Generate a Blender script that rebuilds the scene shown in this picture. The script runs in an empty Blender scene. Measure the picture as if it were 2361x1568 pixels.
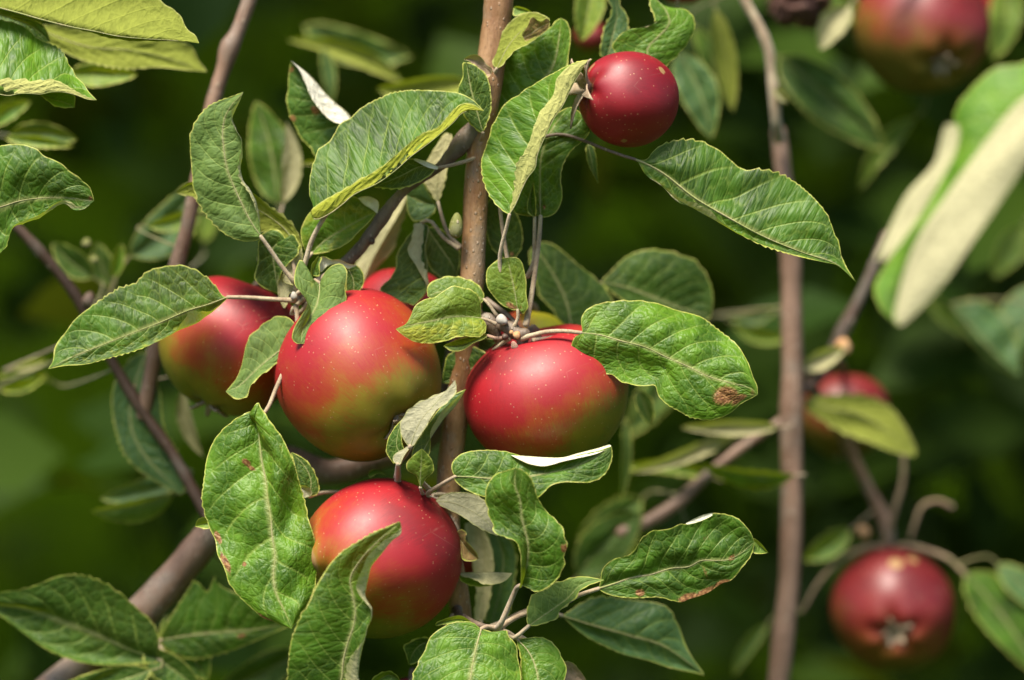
import bpy, math, random
import numpy as np
from mathutils import Vector

# ------------------------------------------------------------------ camera, sky, sun, exposure
SC = bpy.context.scene
COL = SC.collection
D = 1.27                       # metres from the lens to the sharp cluster of fruit
KD = 0.437 / 2361.0            # metres per measured unit at that distance
H = 1.45                       # height of the cluster above the orchard floor

cam_data = bpy.data.cameras.new('camera')
cam_data.sensor_width = 36.0
cam_data.lens = 36.0 * D / 0.437
cam_data.clip_start = 0.05
cam_data.clip_end = 200.0
cam_data.dof.use_dof = True
cam_data.dof.focus_distance = D - 0.003
cam_data.dof.aperture_fstop = 2.8
cam = bpy.data.objects.new('camera', cam_data)
cam.location = (0, -D, H)
cam.rotation_euler = (math.radians(90), 0, 0)
COL.objects.link(cam)
SC.camera = cam

SUN_DIR = Vector((-0.24, -0.46, 0.86)).normalized()      # towards the sun
world = bpy.data.worlds.new('World')
SC.world = world
world.use_nodes = True
wn = world.node_tree
bg = wn.nodes['Background']
sky = wn.nodes.new('ShaderNodeTexSky')
sky.sky_type = 'NISHITA'
sky.sun_disc = False
sky.sun_elevation = math.asin(SUN_DIR.z)
sky.sun_rotation = math.atan2(SUN_DIR.x, SUN_DIR.y)
sky.air_density = 1.0
sky.dust_density = 1.0
wn.links.new(sky.outputs[0], bg.inputs[0])
bg.inputs[1].default_value = 0.05

sun_data = bpy.data.lights.new('sun', 'SUN')
sun_data.energy = 2.8
sun_data.angle = math.radians(20)
sun_data.color = (1.0, 0.93, 0.80)
sun = bpy.data.objects.new('sun', sun_data)
sun.rotation_euler = SUN_DIR.to_track_quat('Z', 'Y').to_euler()
sun.location = (0, 0, 6)
COL.objects.link(sun)

SC.view_settings.view_transform = 'Standard'
SC.view_settings.look = 'None'
SC.view_settings.gamma = 1.0
SC.view_settings.use_curve_mapping = False
SC.view_settings.exposure = 1.92
SC.cycles.max_bounces = 6
SC.cycles.transparent_max_bounces = 4
SC.cycles.use_denoising = True

# ------------------------------------------------------------------ node helpers
class NT:
    def __init__(s, name):
        s.m = bpy.data.materials.new(name); s.m.use_nodes = True
        s.t = s.m.node_tree; s.n = s.t.nodes
        for x in list(s.n): s.n.remove(x)
        s.out = s.n.new('ShaderNodeOutputMaterial')
    def put(s, sock, v):
        if isinstance(v, bpy.types.NodeSocket): s.t.links.new(v, sock)
        elif v is not None:
            if isinstance(v, (tuple, list)) and len(v) == 3 and sock.type == 'RGBA': v = (*v, 1)
            sock.default_value = v
    def math(s, op, a, b=None, c=None, clamp=False):
        n = s.n.new('ShaderNodeMath'); n.operation = op; n.use_clamp = clamp
        s.put(n.inputs[0], a)
        if b is not None: s.put(n.inputs[1], b)
        if c is not None: s.put(n.inputs[2], c)
        return n.outputs[0]
    def attr(s, name):
        n = s.n.new('ShaderNodeAttribute'); n.attribute_name = name
        return n.outputs['Fac']
    def smooth(s, x, lo, hi, a=0.0, b=1.0):
        n = s.n.new('ShaderNodeMapRange'); n.interpolation_type = 'SMOOTHSTEP'
        s.put(n.inputs[0], x); n.inputs[1].default_value = lo; n.inputs[2].default_value = hi
        n.inputs[3].default_value = a; n.inputs[4].default_value = b
        return n.outputs[0]
    def mix(s, f, a, b, mode='MIX'):
        n = s.n.new('ShaderNodeMix'); n.data_type = 'RGBA'; n.blend_type = mode
        s.put(n.inputs[0], f); s.put(n.inputs[6], a); s.put(n.inputs[7], b)
        return n.outputs[2]
    def noise(s, vec, scale, detail=3, rough=0.55, dim='3D'):
        n = s.n.new('ShaderNodeTexNoise'); n.noise_dimensions = dim
        s.put(n.inputs['Vector'], vec); n.inputs['Scale'].default_value = scale
        n.inputs['Detail'].default_value = detail; n.inputs['Roughness'].default_value = rough
        return n.outputs[0]
    def voro(s, vec, scale, feature='DISTANCE_TO_EDGE', dim='3D', rnd=1.0):
        n = s.n.new('ShaderNodeTexVoronoi'); n.feature = feature; n.voronoi_dimensions = dim
        s.put(n.inputs['Vector'], vec); n.inputs['Scale'].default_value = scale
        n.inputs['Randomness'].default_value = rnd
        return n
    def uv(s):
        return s.n.new('ShaderNodeTexCoord').outputs['UV']
    def obj(s):
        return s.n.new('ShaderNodeTexCoord').outputs['Object']
    def mapping(s, vec, scale=(1, 1, 1), rot=(0, 0, 0)):
        n = s.n.new('ShaderNodeMapping'); s.put(n.inputs[0], vec)
        n.inputs['Scale'].default_value = scale; n.inputs['Rotation'].default_value = rot
        return n.outputs[0]
    def bump(s, h, strength, dist, normal=None):
        n = s.n.new('ShaderNodeBump'); s.put(n.inputs['Height'], h)
        n.inputs['Strength'].default_value = strength; n.inputs['Distance'].default_value = dist
        if normal is not None: s.put(n.inputs['Normal'], normal)
        return n.outputs[0]
    def bsdf(s, **k):
        n = s.n.new('ShaderNodeBsdfPrincipled')
        for a, v in k.items(): s.put(n.inputs[a.replace('_', ' ')], v)
        return n.outputs[0]
    def done(s, sh):
        s.t.links.new(sh, s.out.inputs[0]); return s.m

# ------------------------------------------------------------------ materials
def leaf_material(name, dark, mid, under, yellow=(0.34, 0.36, 0.035), trans=0.30, rough=0.42, fuzz=0.0):
    s = NT(name)
    uv = s.uv()
    lt, lu, q, edge, yel, blem = (s.attr(x) for x in ('lt', 'lu', 'q', 'edge', 'yel', 'blem'))
    side = s.math('MULTIPLY', s.math('GREATER_THAN', lu, 0.0), 0.5)
    fq = s.math('FRACT', s.math('ADD', q, side))
    dv = s.math('MULTIPLY', s.math('ABSOLUTE', s.math('SUBTRACT', fq, 0.5)), 2.0)
    vein = s.smooth(dv, 0.86, 0.985)
    au = s.math('ABSOLUTE', lu)
    rib = s.smooth(au, 0.0, 0.09, 1.0, 0.0)
    fade = s.smooth(au, 0.55, 1.0, 1.0, 0.25)
    vein = s.math('MULTIPLY', vein, fade)
    warp = s.n.new('ShaderNodeVectorMath'); warp.operation = 'MULTIPLY_ADD'
    nz = s.n.new('ShaderNodeTexNoise'); nz.noise_dimensions = '2D'; nz.inputs['Scale'].default_value = 2.2
    s.put(nz.inputs['Vector'], uv)
    s.put(warp.inputs[0], nz.outputs[1]); warp.inputs[1].default_value = (0.25, 0.25, 0); s.put(warp.inputs[2], uv)
    wuv = warp.outputs[0]
    v1 = s.voro(s.mapping(wuv, (1.25, 0.8, 1), (0, 0, 0.5)), 3.2, dim='2D').outputs[0]
    v2 = s.voro(wuv, 8.5, dim='2D').outputs[0]
    net1 = s.smooth(v1, 0.0, 0.07, 1.0, 0.0)
    net2 = s.smooth(v2, 0.0, 0.16, 1.0, 0.0)
    n1 = s.noise(uv, 0.9, 4, 0.6, '2D'); n2 = s.noise(uv, 3.5, 3, 0.6, '2D'); n3 = s.noise(uv, 26, 2, 0.6, '2D')
    c = s.mix(s.smooth(n1, 0.32, 0.68), dark, mid)
    c = s.mix(s.math('MULTIPLY', s.smooth(n3, 0.35, 0.7), 0.35), c, s.mix(0.5, mid, (0.11, 0.2, 0.012)))
    ymask = s.math('MULTIPLY', s.smooth(s.math('ADD', s.math('MULTIPLY', n2, 0.65), s.math('MULTIPLY', yel, 0.75)), 0.50, 0.85), 0.85)
    c = s.mix(ymask, c, yellow)
    pale = (0.25, 0.33, 0.06)
    c = s.mix(s.math('MULTIPLY', net2, 0.10), c, pale)
    c = s.mix(s.math('MULTIPLY', net1, 0.26), c, pale)
    c = s.mix(s.math('MULTIPLY', vein, 0.45), c, (0.28, 0.36, 0.07))
    c = s.mix(s.math('MULTIPLY', rib, 0.6), c, (0.36, 0.37, 0.13))
    if fuzz: c = s.mix(fuzz, c, (0.30, 0.36, 0.16))
    ne = s.noise(uv, 5, 3, 0.6, '2D')
    em = s.math('MULTIPLY', s.smooth(edge, 0.8, 3.6, 1.0, 0.0), 0.8)
    c = s.mix(em, c, s.mix(s.smooth(ne, 0.35, 0.7), (0.44, 0.48, 0.08), (0.56, 0.50, 0.14)))
    bm = s.smooth(s.math('ADD', blem, s.math('MULTIPLY', s.math('SUBTRACT', n3, 0.5), 0.9)), 0.40, 0.62)
    bc = s.mix(s.smooth(s.noise(uv, 9, 3, 0.6, '2D'), 0.3, 0.7), (0.13, 0.045, 0.015), (0.36, 0.19, 0.07))
    c = s.mix(bm, c, bc)
    # underside: felted, paler
    cu = s.mix(s.smooth(n2, 0.3, 0.7), under, tuple(x * 0.80 for x in under))
    cu = s.mix(s.math('MULTIPLY', net2, 0.12), cu, tuple(x * 0.72 for x in under))
    cu = s.mix(s.math('MULTIPLY', vein, 0.5), cu, tuple(min(0.8, x * 1.2) for x in under))
    cu = s.mix(s.math('MULTIPLY', n3, 0.3), cu, tuple(x * 0.6 for x in under))
    cu = s.mix(s.math('MULTIPLY', em, 0.7), cu, (0.46, 0.45, 0.16))
    cu = s.mix(bm, cu, bc)
    geo = s.n.new('ShaderNodeNewGeometry')
    back = geo.outputs['Backfacing']
    hgt = s.math('ADD', s.math('MULTIPLY', s.smooth(v1, 0.0, 0.30), 1.0), s.math('MULTIPLY', s.smooth(v2, 0.0, 0.40), 0.34))
    hgt = s.math('ADD', hgt, s.math('MULTIPLY', vein, -0.8))
    hgt = s.math('ADD', hgt, s.math('MULTIPLY', n3, 0.25))
    nb = s.bump(hgt, 0.45, 0.0005)
    top = s.bsdf(Base_Color=c, Roughness=s.math('ADD', s.math('MULTIPLY', n2, 0.15), rough), Specular_IOR_Level=0.30, Normal=nb)
    bot = s.bsdf(Base_Color=cu, Roughness=0.85, Specular_IOR_Level=0.15, Normal=nb)
    m1 = s.n.new('ShaderNodeMixShader'); s.put(m1.inputs[0], back); s.put(m1.inputs[1], top); s.put(m1.inputs[2], bot)
    tr = s.n.new('ShaderNodeBsdfTranslucent')
    s.put(tr.inputs[0], s.mix(bm, s.mix(ymask, s.mix(s.math('MULTIPLY', s.math('ADD', vein, net1, clamp=True), 0.4), (0.30, 0.40, 0.008), (0.42, 0.46, 0.04)), (0.5, 0.45, 0.03)), (0.2, 0.08, 0.02)))
    m2 = s.n.new('ShaderNodeMixShader'); m2.inputs[0].default_value = trans
    s.put(m2.inputs[1], m1.outputs[0]); s.put(m2.inputs[2], tr.outputs[0])
    return s.done(m2.outputs[0])

UNDER = (0.50, 0.46, 0.25)
LM = {
    'c': leaf_material('leaf_cream_backed', (0.045, 0.13, 0.006), (0.10, 0.22, 0.012), (0.50, 0.46, 0.27), trans=0.2),
    'h': leaf_material('leaf_green_lit_through', (0.011, 0.040, 0.003), (0.054, 0.140, 0.008), (0.38, 0.40, 0.045)),  # underside coloured yellow-green to imitate light shining through the fold
    'i': leaf_material('leaf_bright_lit_through', (0.024, 0.080, 0.004), (0.100, 0.220, 0.011), (0.48, 0.47, 0.16), rough=0.38),  # olive of the underside stands in for light passing through the blade
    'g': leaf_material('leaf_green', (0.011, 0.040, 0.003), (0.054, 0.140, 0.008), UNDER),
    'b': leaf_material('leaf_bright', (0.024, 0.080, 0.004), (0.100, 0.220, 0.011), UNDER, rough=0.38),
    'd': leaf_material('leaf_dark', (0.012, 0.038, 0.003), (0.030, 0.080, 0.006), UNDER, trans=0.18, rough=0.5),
    'f': leaf_material('leaf_felted', (0.030, 0.085, 0.008), (0.075, 0.155, 0.016), (0.42, 0.40, 0.26), fuzz=0.16, rough=0.6),
    'y': leaf_material('leaf_yellowing', (0.06, 0.125, 0.014), (0.14, 0.21, 0.022), (0.25, 0.28, 0.045), trans=0.28),
    't': leaf_material('leaf_teal', (0.03, 0.08, 0.030), (0.065, 0.14, 0.055), UNDER, rough=0.4),
    'w': leaf_material('leaf_white_backed', (0.022, 0.062, 0.008), (0.05, 0.115, 0.014), (0.70, 0.66, 0.53), trans=0.10),
    'x': leaf_material('leaf_dry', (0.16, 0.075, 0.03), (0.30, 0.165, 0.075), (0.36, 0.25, 0.17), yellow=(0.33, 0.2, 0.08), trans=0.12, rough=0.75),
}

def bark_material(name, c1, c2, spot=(0.45, 0.36, 0.27), rough=0.45, sc=1.0, bump=0.5):
    s = NT(name)
    o = s.obj()
    n1 = s.noise(s.mapping(o, (60 * sc, 60 * sc, 12 * sc)), 1.0, 5, 0.6)
    n2 = s.noise(s.mapping(o, (420 * sc, 420 * sc, 150 * sc)), 1.0, 4, 0.6)
    n3 = s.noise(o, 30 * sc, 3, 0.55)
    c = s.mix(s.smooth(n1, 0.3, 0.7), c1, c2)
    c = s.mix(s.math('MULTIPLY', s.smooth(n2, 0.5, 0.75), 0.45), c, tuple(x * 0.45 for x in c1))
    c = s.mix(s.math('MULTIPLY', s.smooth(n3, 0.52, 0.7), 0.4), c, (0.19, 0.18, 0.15))
    v = s.voro(s.mapping(o, (1, 1, 0.6)), 190 * sc, 'F1')
    dot = s.math('MULTIPLY', s.smooth(v.outputs[0], 0.13, 0.24, 1.0, 0.0), s.smooth(n3, 0.40, 0.5))
    c = s.mix(s.math('MULTIPLY', dot, 0.5), c, spot)
    nb = s.bump(s.math('ADD', s.math('MULTIPLY', n2, 0.6), s.math('ADD', s.math('MULTIPLY', dot, 0.9), s.math('MULTIPLY', n1, 0.5))), bump, 0.0008)
    return s.done(s.bsdf(Base_Color=c, Roughness=rough, Specular_IOR_Level=0.4, Normal=nb))

BARK = bark_material('bark_copper', (0.17, 0.078, 0.030), (0.33, 0.195, 0.095), rough=0.36, bump=0.9, sc=2.2)
BARK_GREY = bark_material('bark_grey', (0.085, 0.058, 0.038), (0.19, 0.14, 0.10), rough=0.55, sc=2.0, bump=0.9)
BARK_FAR = bark_material('bark_rose', (0.15, 0.085, 0.056), (0.24, 0.15, 0.105), rough=0.5, sc=1.6, bump=0.8)
BARK_DARK = bark_material('bark_dark', (0.05, 0.027, 0.016), (0.09, 0.052, 0.036), rough=0.55)
BUD_FELT = bark_material('bud_felt', (0.27, 0.23, 0.19), (0.42, 0.38, 0.33), rough=0.9, sc=2)
BUD_GREEN = bark_material('bud_green', (0.10, 0.12, 0.02), (0.17, 0.17, 0.04), rough=0.7, sc=2)
SCAR = bark_material('bark_scar', (0.35, 0.15, 0.05), (0.55, 0.32, 0.15), rough=0.8, sc=3)
SEPAL = bark_material('sepal_dry', (0.22, 0.15, 0.09), (0.45, 0.35, 0.24), rough=0.9, sc=3)

def petiole_material(name, c1, c2):
    s = NT(name)
    o = s.obj()
    n = s.noise(o, 1500, 3, 0.6); n1 = s.noise(o, 90, 3, 0.6)
    c = s.mix(s.smooth(n1, 0.35, 0.65), c1, c2)
    c = s.mix(s.math('MULTIPLY', s.smooth(n, 0.45, 0.65), 0.45), c, (0.12, 0.07, 0.04))
    return s.done(s.bsdf(Base_Color=c, Roughness=0.75, Specular_IOR_Level=0.25, Sheen_Weight=0.25, Normal=s.bump(n, 0.4, 0.0004)))
PETIOLE = petiole_material('petiole_felt', (0.28, 0.20, 0.125), (0.42, 0.34, 0.22))
PETIOLE_RED = petiole_material('petiole_red', (0.30, 0.13, 0.10), (0.42, 0.27, 0.19))
PETIOLE_GREEN = petiole_material('petiole_green', (0.15, 0.15, 0.05), (0.24, 0.21, 0.09))
PETIOLE_BROWN = petiole_material('petiole_brown', (0.17, 0.11, 0.065), (0.26, 0.19, 0.11))
RIB = petiole_material('midrib_pale', (0.22, 0.25, 0.07), (0.32, 0.29, 0.14))

def apple_material(name, red=(0.27, 0.004, 0.009), red2=(0.16, 0.003, 0.006), orange=(0.28, 0.050, 0.005), ground=(0.20, 0.155, 0.008), green=(0.11, 0.13, 0.007), rough=0.46):
    s = NT(name)
    o = s.obj()
    bl, ap, russ = s.attr('blush'), s.attr('theta'), s.attr('russet')
    # o is in apple radii (object scaled), so scales are per radius
    n1 = s.noise(o, 45, 4, 0.6); n2 = s.noise(o, 160, 4, 0.65); n4 = s.noise(o, 900, 2, 0.6)
    st = s.n.new('ShaderNodeCombineXYZ'); s.put(st.inputs[0], s.math('MULTIPLY', ap, 1.0)); s.put(st.inputs[1], s.attr('phi'))
    streak = s.noise(s.mapping(st.outputs[0], (16, 1.2, 1)), 2.0, 4, 0.6)
    f = s.math('ADD', bl, s.math('MULTIPLY', s.math('SUBTRACT', n1, 0.5), 0.75))
    f = s.math('ADD', f, s.math('MULTIPLY', s.math('SUBTRACT', streak, 0.5), 0.22))
    f = s.math('ADD', f, s.math('MULTIPLY', s.math('SUBTRACT', n2, 0.5), 0.25))
    fine = s.noise(s.mapping(st.outputs[0], (70, 3.0, 1)), 2.0, 3, 0.65)
    f = s.math('ADD', f, s.math('MULTIPLY', s.math('SUBTRACT', fine, 0.5), 0.62))
    f = s.math('ADD', f, s.math('MULTIPLY', s.math('SUBTRACT', s.noise(o, 28, 3, 0.6), 0.5), 0.55))
    c = s.mix(s.smooth(n1, 0.35, 0.65), ground, green)
    c = s.mix(s.smooth(f, 0.12, 0.55), c, orange)
    c = s.mix(s.smooth(f, 0.38, 0.90), c, red)
    c = s.mix(s.smooth(f, 0.95, 1.35), c, red2)
    v = s.voro(o, 210, 'F1')
    sel = s.n.new('ShaderNodeSeparateColor'); s.put(sel.inputs[0], v.outputs['Color'])
    rad = s.math('MULTIPLY', s.math('SUBTRACT', sel.outputs[0], 0.25), 0.115, clamp=True)
    dot = s.math('LESS_THAN', v.outputs[0], rad)
    halo = s.math('MULTIPLY', s.smooth(s.math('SUBTRACT', v.outputs[0], rad), 0.0, 0.10, 1.0, 0.0), s.math('GREATER_THAN', rad, 0.001))
    c = s.mix(s.math('MULTIPLY', halo, 0.28), c, red2)
    v3 = s.voro(o, 420, 'F1'); sel3 = s.n.new('ShaderNodeSeparateColor'); s.put(sel3.inputs[0], v3.outputs['Color'])
    d3 = s.math('MULTIPLY', s.math('LESS_THAN', v3.outputs[0], 0.14), s.math('GREATER_THAN', sel3.outputs[1], 0.35))
    c = s.mix(s.math('MULTIPLY', d3, 0.42), c, (0.46, 0.27, 0.13))
    c = s.mix(s.math('MULTIPLY', s.math('MULTIPLY', dot, sel.outputs[1]), 0.38), c, (0.50, 0.30, 0.22))
    c = s.mix(s.smooth(s.math('ADD', russ, s.math('MULTIPLY', s.math('SUBTRACT', n2, 0.5), 0.6)), 0.4, 0.75), c, (0.27, 0.155, 0.06))
    scr = s.voro(s.mapping(o, (1.0, 0.35, 1.6), (0.4, 0.9, 0.2)), 38, 'DISTANCE_TO_EDGE').outputs[0]
    scm = s.math('MULTIPLY', s.smooth(scr, 0.0, 0.010, 1.0, 0.0), s.smooth(n1, 0.56, 0.64))
    c = s.mix(s.math('MULTIPLY', scm, 0.10), c, (0.6, 0.42, 0.30))
    nb = s.bump(s.math('ADD', s.math('MULTIPLY', n4, 0.25), s.math('ADD', s.math('MULTIPLY', n2, 0.35), s.math('MULTIPLY', dot, 0.5))), 0.16, 0.0006)
    rg = s.math('ADD', rough, s.math('MULTIPLY', n2, 0.14))
    return s.done(s.bsdf(Base_Color=c, Roughness=rg, Specular_IOR_Level=0.55, Coat_Weight=0.0, Coat_Roughness=0.45, Sheen_Weight=0.0, Sheen_Roughness=0.4, Normal=nb))
AM = apple_material('apple_skin')
AM_DULL = apple_material('apple_skin_dull', (0.16, 0.010, 0.010), (0.095, 0.004, 0.005), (0.17, 0.045, 0.008), (0.13, 0.085, 0.008), (0.10, 0.085, 0.008), 0.42)
AM_YELLOW = apple_material('apple_skin_yellow', (0.27, 0.006, 0.010), (0.16, 0.003, 0.006), (0.5, 0.16, 0.01), (0.62, 0.50, 0.015), (0.5, 0.46, 0.02))
AM_RED = apple_material('apple_skin_crimson', (0.22, 0.003, 0.010), (0.14, 0.002, 0.006), (0.17, 0.012, 0.010), (0.2, 0.05, 0.02), (0.15, 0.07, 0.02), 0.44)

# ------------------------------------------------------------------ geometry helpers
CROP = {'D': (0, 0, 1.0)}
for i, (ox, oy) in enumerate([(0, 0), (400, 100), (1100, 0), (1700, 0), (0, 560), (600, 500), (1100, 560), (1700, 560),
                              (0, 1130), (450, 1000), (900, 1130), (1700, 1130)]):
    CROP['C%d' % (i + 1)] = (ox * 2361 / 2560, oy * 2361 / 2560, 860 / 2560)
CROP['C13'] = (553.4, 1134.4, 0.2764)
CROP['C14'] = (1100 * .92227, 700 * .92227, 350 / 2560)
CROP['C15'] = (930 * .92227, 950 * .92227, 350 / 2560)

def conv(pts, crop):
    ox, oy, k = CROP[crop]
    return np.array([(ox + k * p[0], oy + k * p[1]) for p in pts], float)

def far(d):
    return np.where(np.asarray(d, float) > 500, 500 + (np.asarray(d, float) - 500) * 1.6, d)

def W3(p):
    """measured (x, y, depth) -> metres in the orchard"""
    p = np.asarray(p, float)
    z = far(p[..., 2]) * KD
    s = (D + z) / D
    return np.stack([(p[..., 0] - 1180.5) * KD * s, z, (784.0 - p[..., 1]) * KD * s + H], -1)

def spline(pts, n):
    """smooth curve through pts, n+1 samples evenly spaced along it"""
    p = np.asarray(pts, float)
    keep = [0] + [i for i in range(1, len(p)) if np.linalg.norm(p[i] - p[i - 1]) > 1e-6]
    p = p[keep]
    if len(p) == 1: return np.repeat(p, n + 1, 0)
    if len(p) == 2: dense = p[0] + (p[1] - p[0]) * np.linspace(0, 1, n + 1)[:, None]; return dense
    e = np.vstack([2 * p[0] - p[1], p, 2 * p[-1] - p[-2]])
    out = []
    for i in range(1, len(e) - 2):
        p0, p1, p2, p3 = e[i - 1:i + 3]
        t0, t1 = 0.0, max(1e-6, np.linalg.norm((p1 - p0)[:2]) ** .5); t2 = t1 + max(1e-6, np.linalg.norm((p2 - p1)[:2]) ** .5)
        t3 = t2 + max(1e-6, np.linalg.norm((p3 - p2)[:2]) ** .5)
        t = np.linspace(t1, t2, 14)[:-1, None]
        a1 = (t1 - t) / (t1 - t0) * p0 + (t - t0) / (t1 - t0) * p1
        a2 = (t2 - t) / (t2 - t1) * p1 + (t - t1) / (t2 - t1) * p2
        a3 = (t3 - t) / (t3 - t2) * p2 + (t - t2) / (t3 - t2) * p3
        b1 = (t2 - t) / (t2 - t0) * a1 + (t - t0) / (t2 - t0) * a2
        b2 = (t3 - t) / (t3 - t1) * a2 + (t - t1) / (t3 - t1) * a3
        out.append((t2 - t) / (t2 - t1) * b1 + (t - t1) / (t2 - t1) * b2)
    out = np.vstack(out + [p[-1:]])
    L = np.concatenate([[0], np.cumsum(np.linalg.norm(np.diff(out[:, :2], axis=0), axis=1))])
    s = np.linspace(0, L[-1], n + 1)
    return np.stack([np.interp(s, L, out[:, k]) for k in range(out.shape[1])], 1)

def mesh_obj(name, verts, faces, mat, parent=None, origin=None, attrs=None, uv=None, smooth=True):
    """verts in metres (world); the object's origin is put at origin"""
    verts = np.asarray(verts, float)
    o0 = np.asarray(origin if origin is not None else verts[0], float)
    me = bpy.data.meshes.new(name)
    me.from_pydata((verts - o0).tolist(), [], faces if isinstance(faces, list) else faces.tolist())
    me.materials.append(mat)
    if attrs:
        for k, v in attrs.items():
            a = me.attributes.new(k, 'FLOAT', 'POINT'); a.data.foreach_set('value', np.asarray(v, np.float32).ravel())
    if uv is not None:
        li = np.zeros(len(me.loops), np.int32); me.loops.foreach_get('vertex_index', li)
        layer = me.uv_layers.new(name='UVMap')
        layer.data.foreach_set('uv', np.asarray(uv, np.float32)[li].ravel())
    if smooth: me.polygons.foreach_set('use_smooth', np.ones(len(me.polygons), bool))
    me.update()
    ob = bpy.data.objects.new(name, me)
    COL.objects.link(ob)
    po = np.zeros(3)
    if parent is not None:
        ob.parent = parent; po = np.array(parent['_o'])
    ob.location = o0 - po
    ob['_o'] = o0.tolist()
    return ob

def empty(name, at, label, cat, group=None):
    o = bpy.data.objects.new(name, None); COL.objects.link(o)
    o.empty_display_size = 0.02
    o.location = at; o['_o'] = [float(x) for x in at]
    o['label'] = label; o['category'] = cat
    if group: o['group'] = group
    return o

def tube(pts, rad, n=8, lump=0.0, seed=0):
    """pts (k,3) metres, rad (k,) metres -> verts, faces, with rounded ends"""
    p = np.asarray(pts, float); r = np.asarray(rad, float).copy()
    k = len(p)
    if lump:
        rg = np.random.RandomState(seed)
        r = r * (1 + lump * np.convolve(rg.randn(k + 4), np.ones(5) / 5, 'valid') * 2)
    # rounded caps
    t0 = p[0] - p[1]; t0 /= np.linalg.norm(t0) + 1e-12; t1 = p[-1] - p[-2]; t1 /= np.linalg.norm(t1) + 1e-12
    p = np.vstack([p[0] + t0 * r[0] * .7, p[0] + t0 * r[0] * .45, p, p[-1] + t1 * r[-1] * .45, p[-1] + t1 * r[-1] * .7])
    r = np.concatenate([[r[0] * .05, r[0] * .7], r, [r[-1] * .7, r[-1] * .05]])
    T = np.gradient(p, axis=0); T /= np.linalg.norm(T, axis=1)[:, None] + 1e-12
    ref = np.array([0.3, -1.0, 0.2]); V = []
    for i in range(len(p)):
        ref = ref - T[i] * ref.dot(T[i]); ref /= np.linalg.norm(ref) + 1e-12
        bn = np.cross(T[i], ref)
        a = np.arange(n) * 2 * math.pi / n
        V.append(p[i] + r[i] * (np.cos(a)[:, None] * ref + np.sin(a)[:, None] * bn))
    V = np.vstack(V); m = len(p)
    F = [[i * n + j, i * n + (j + 1) % n, (i + 1) * n + (j + 1) % n, (i + 1) * n + j] for i in range(m - 1) for j in range(n)]
    return V, F

def stem(name, pts, mat, parent, n=12, lump=0.05, steps=None, label=None):
    """pts: (x, y, depth, radius) measured"""
    p = np.asarray(pts, float)
    L = np.linalg.norm(np.diff(p[:, :2], axis=0), axis=1).sum()
    k = steps or max(4, int(L / 14))
    c = spline(p, k)
    w = W3(c[:, :3])
    r = c[:, 3] * KD * (D + far(c[:, 2]) * KD) / D
    V, F = tube(w, r, n, lump, len(name) + int(p[0, 0]) % 97)
    ob = mesh_obj(name, V, F, mat, parent, w[0])
    if label: ob['label'] = label
    if parent is not None and parent.type == 'EMPTY':
        SKEL.setdefault(parent.name, []).append(c[:, :3])
    return ob
SKEL = {}
N_LEAF = [0]
LAST = [None]

def prof(v, t, k=0.65):
    if isinstance(v, (list, tuple)): return np.interp(t, np.linspace(0, 1, len(v)), v)
    return v * np.sin(np.pi * np.clip(t, 0, 1)) ** k

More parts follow.
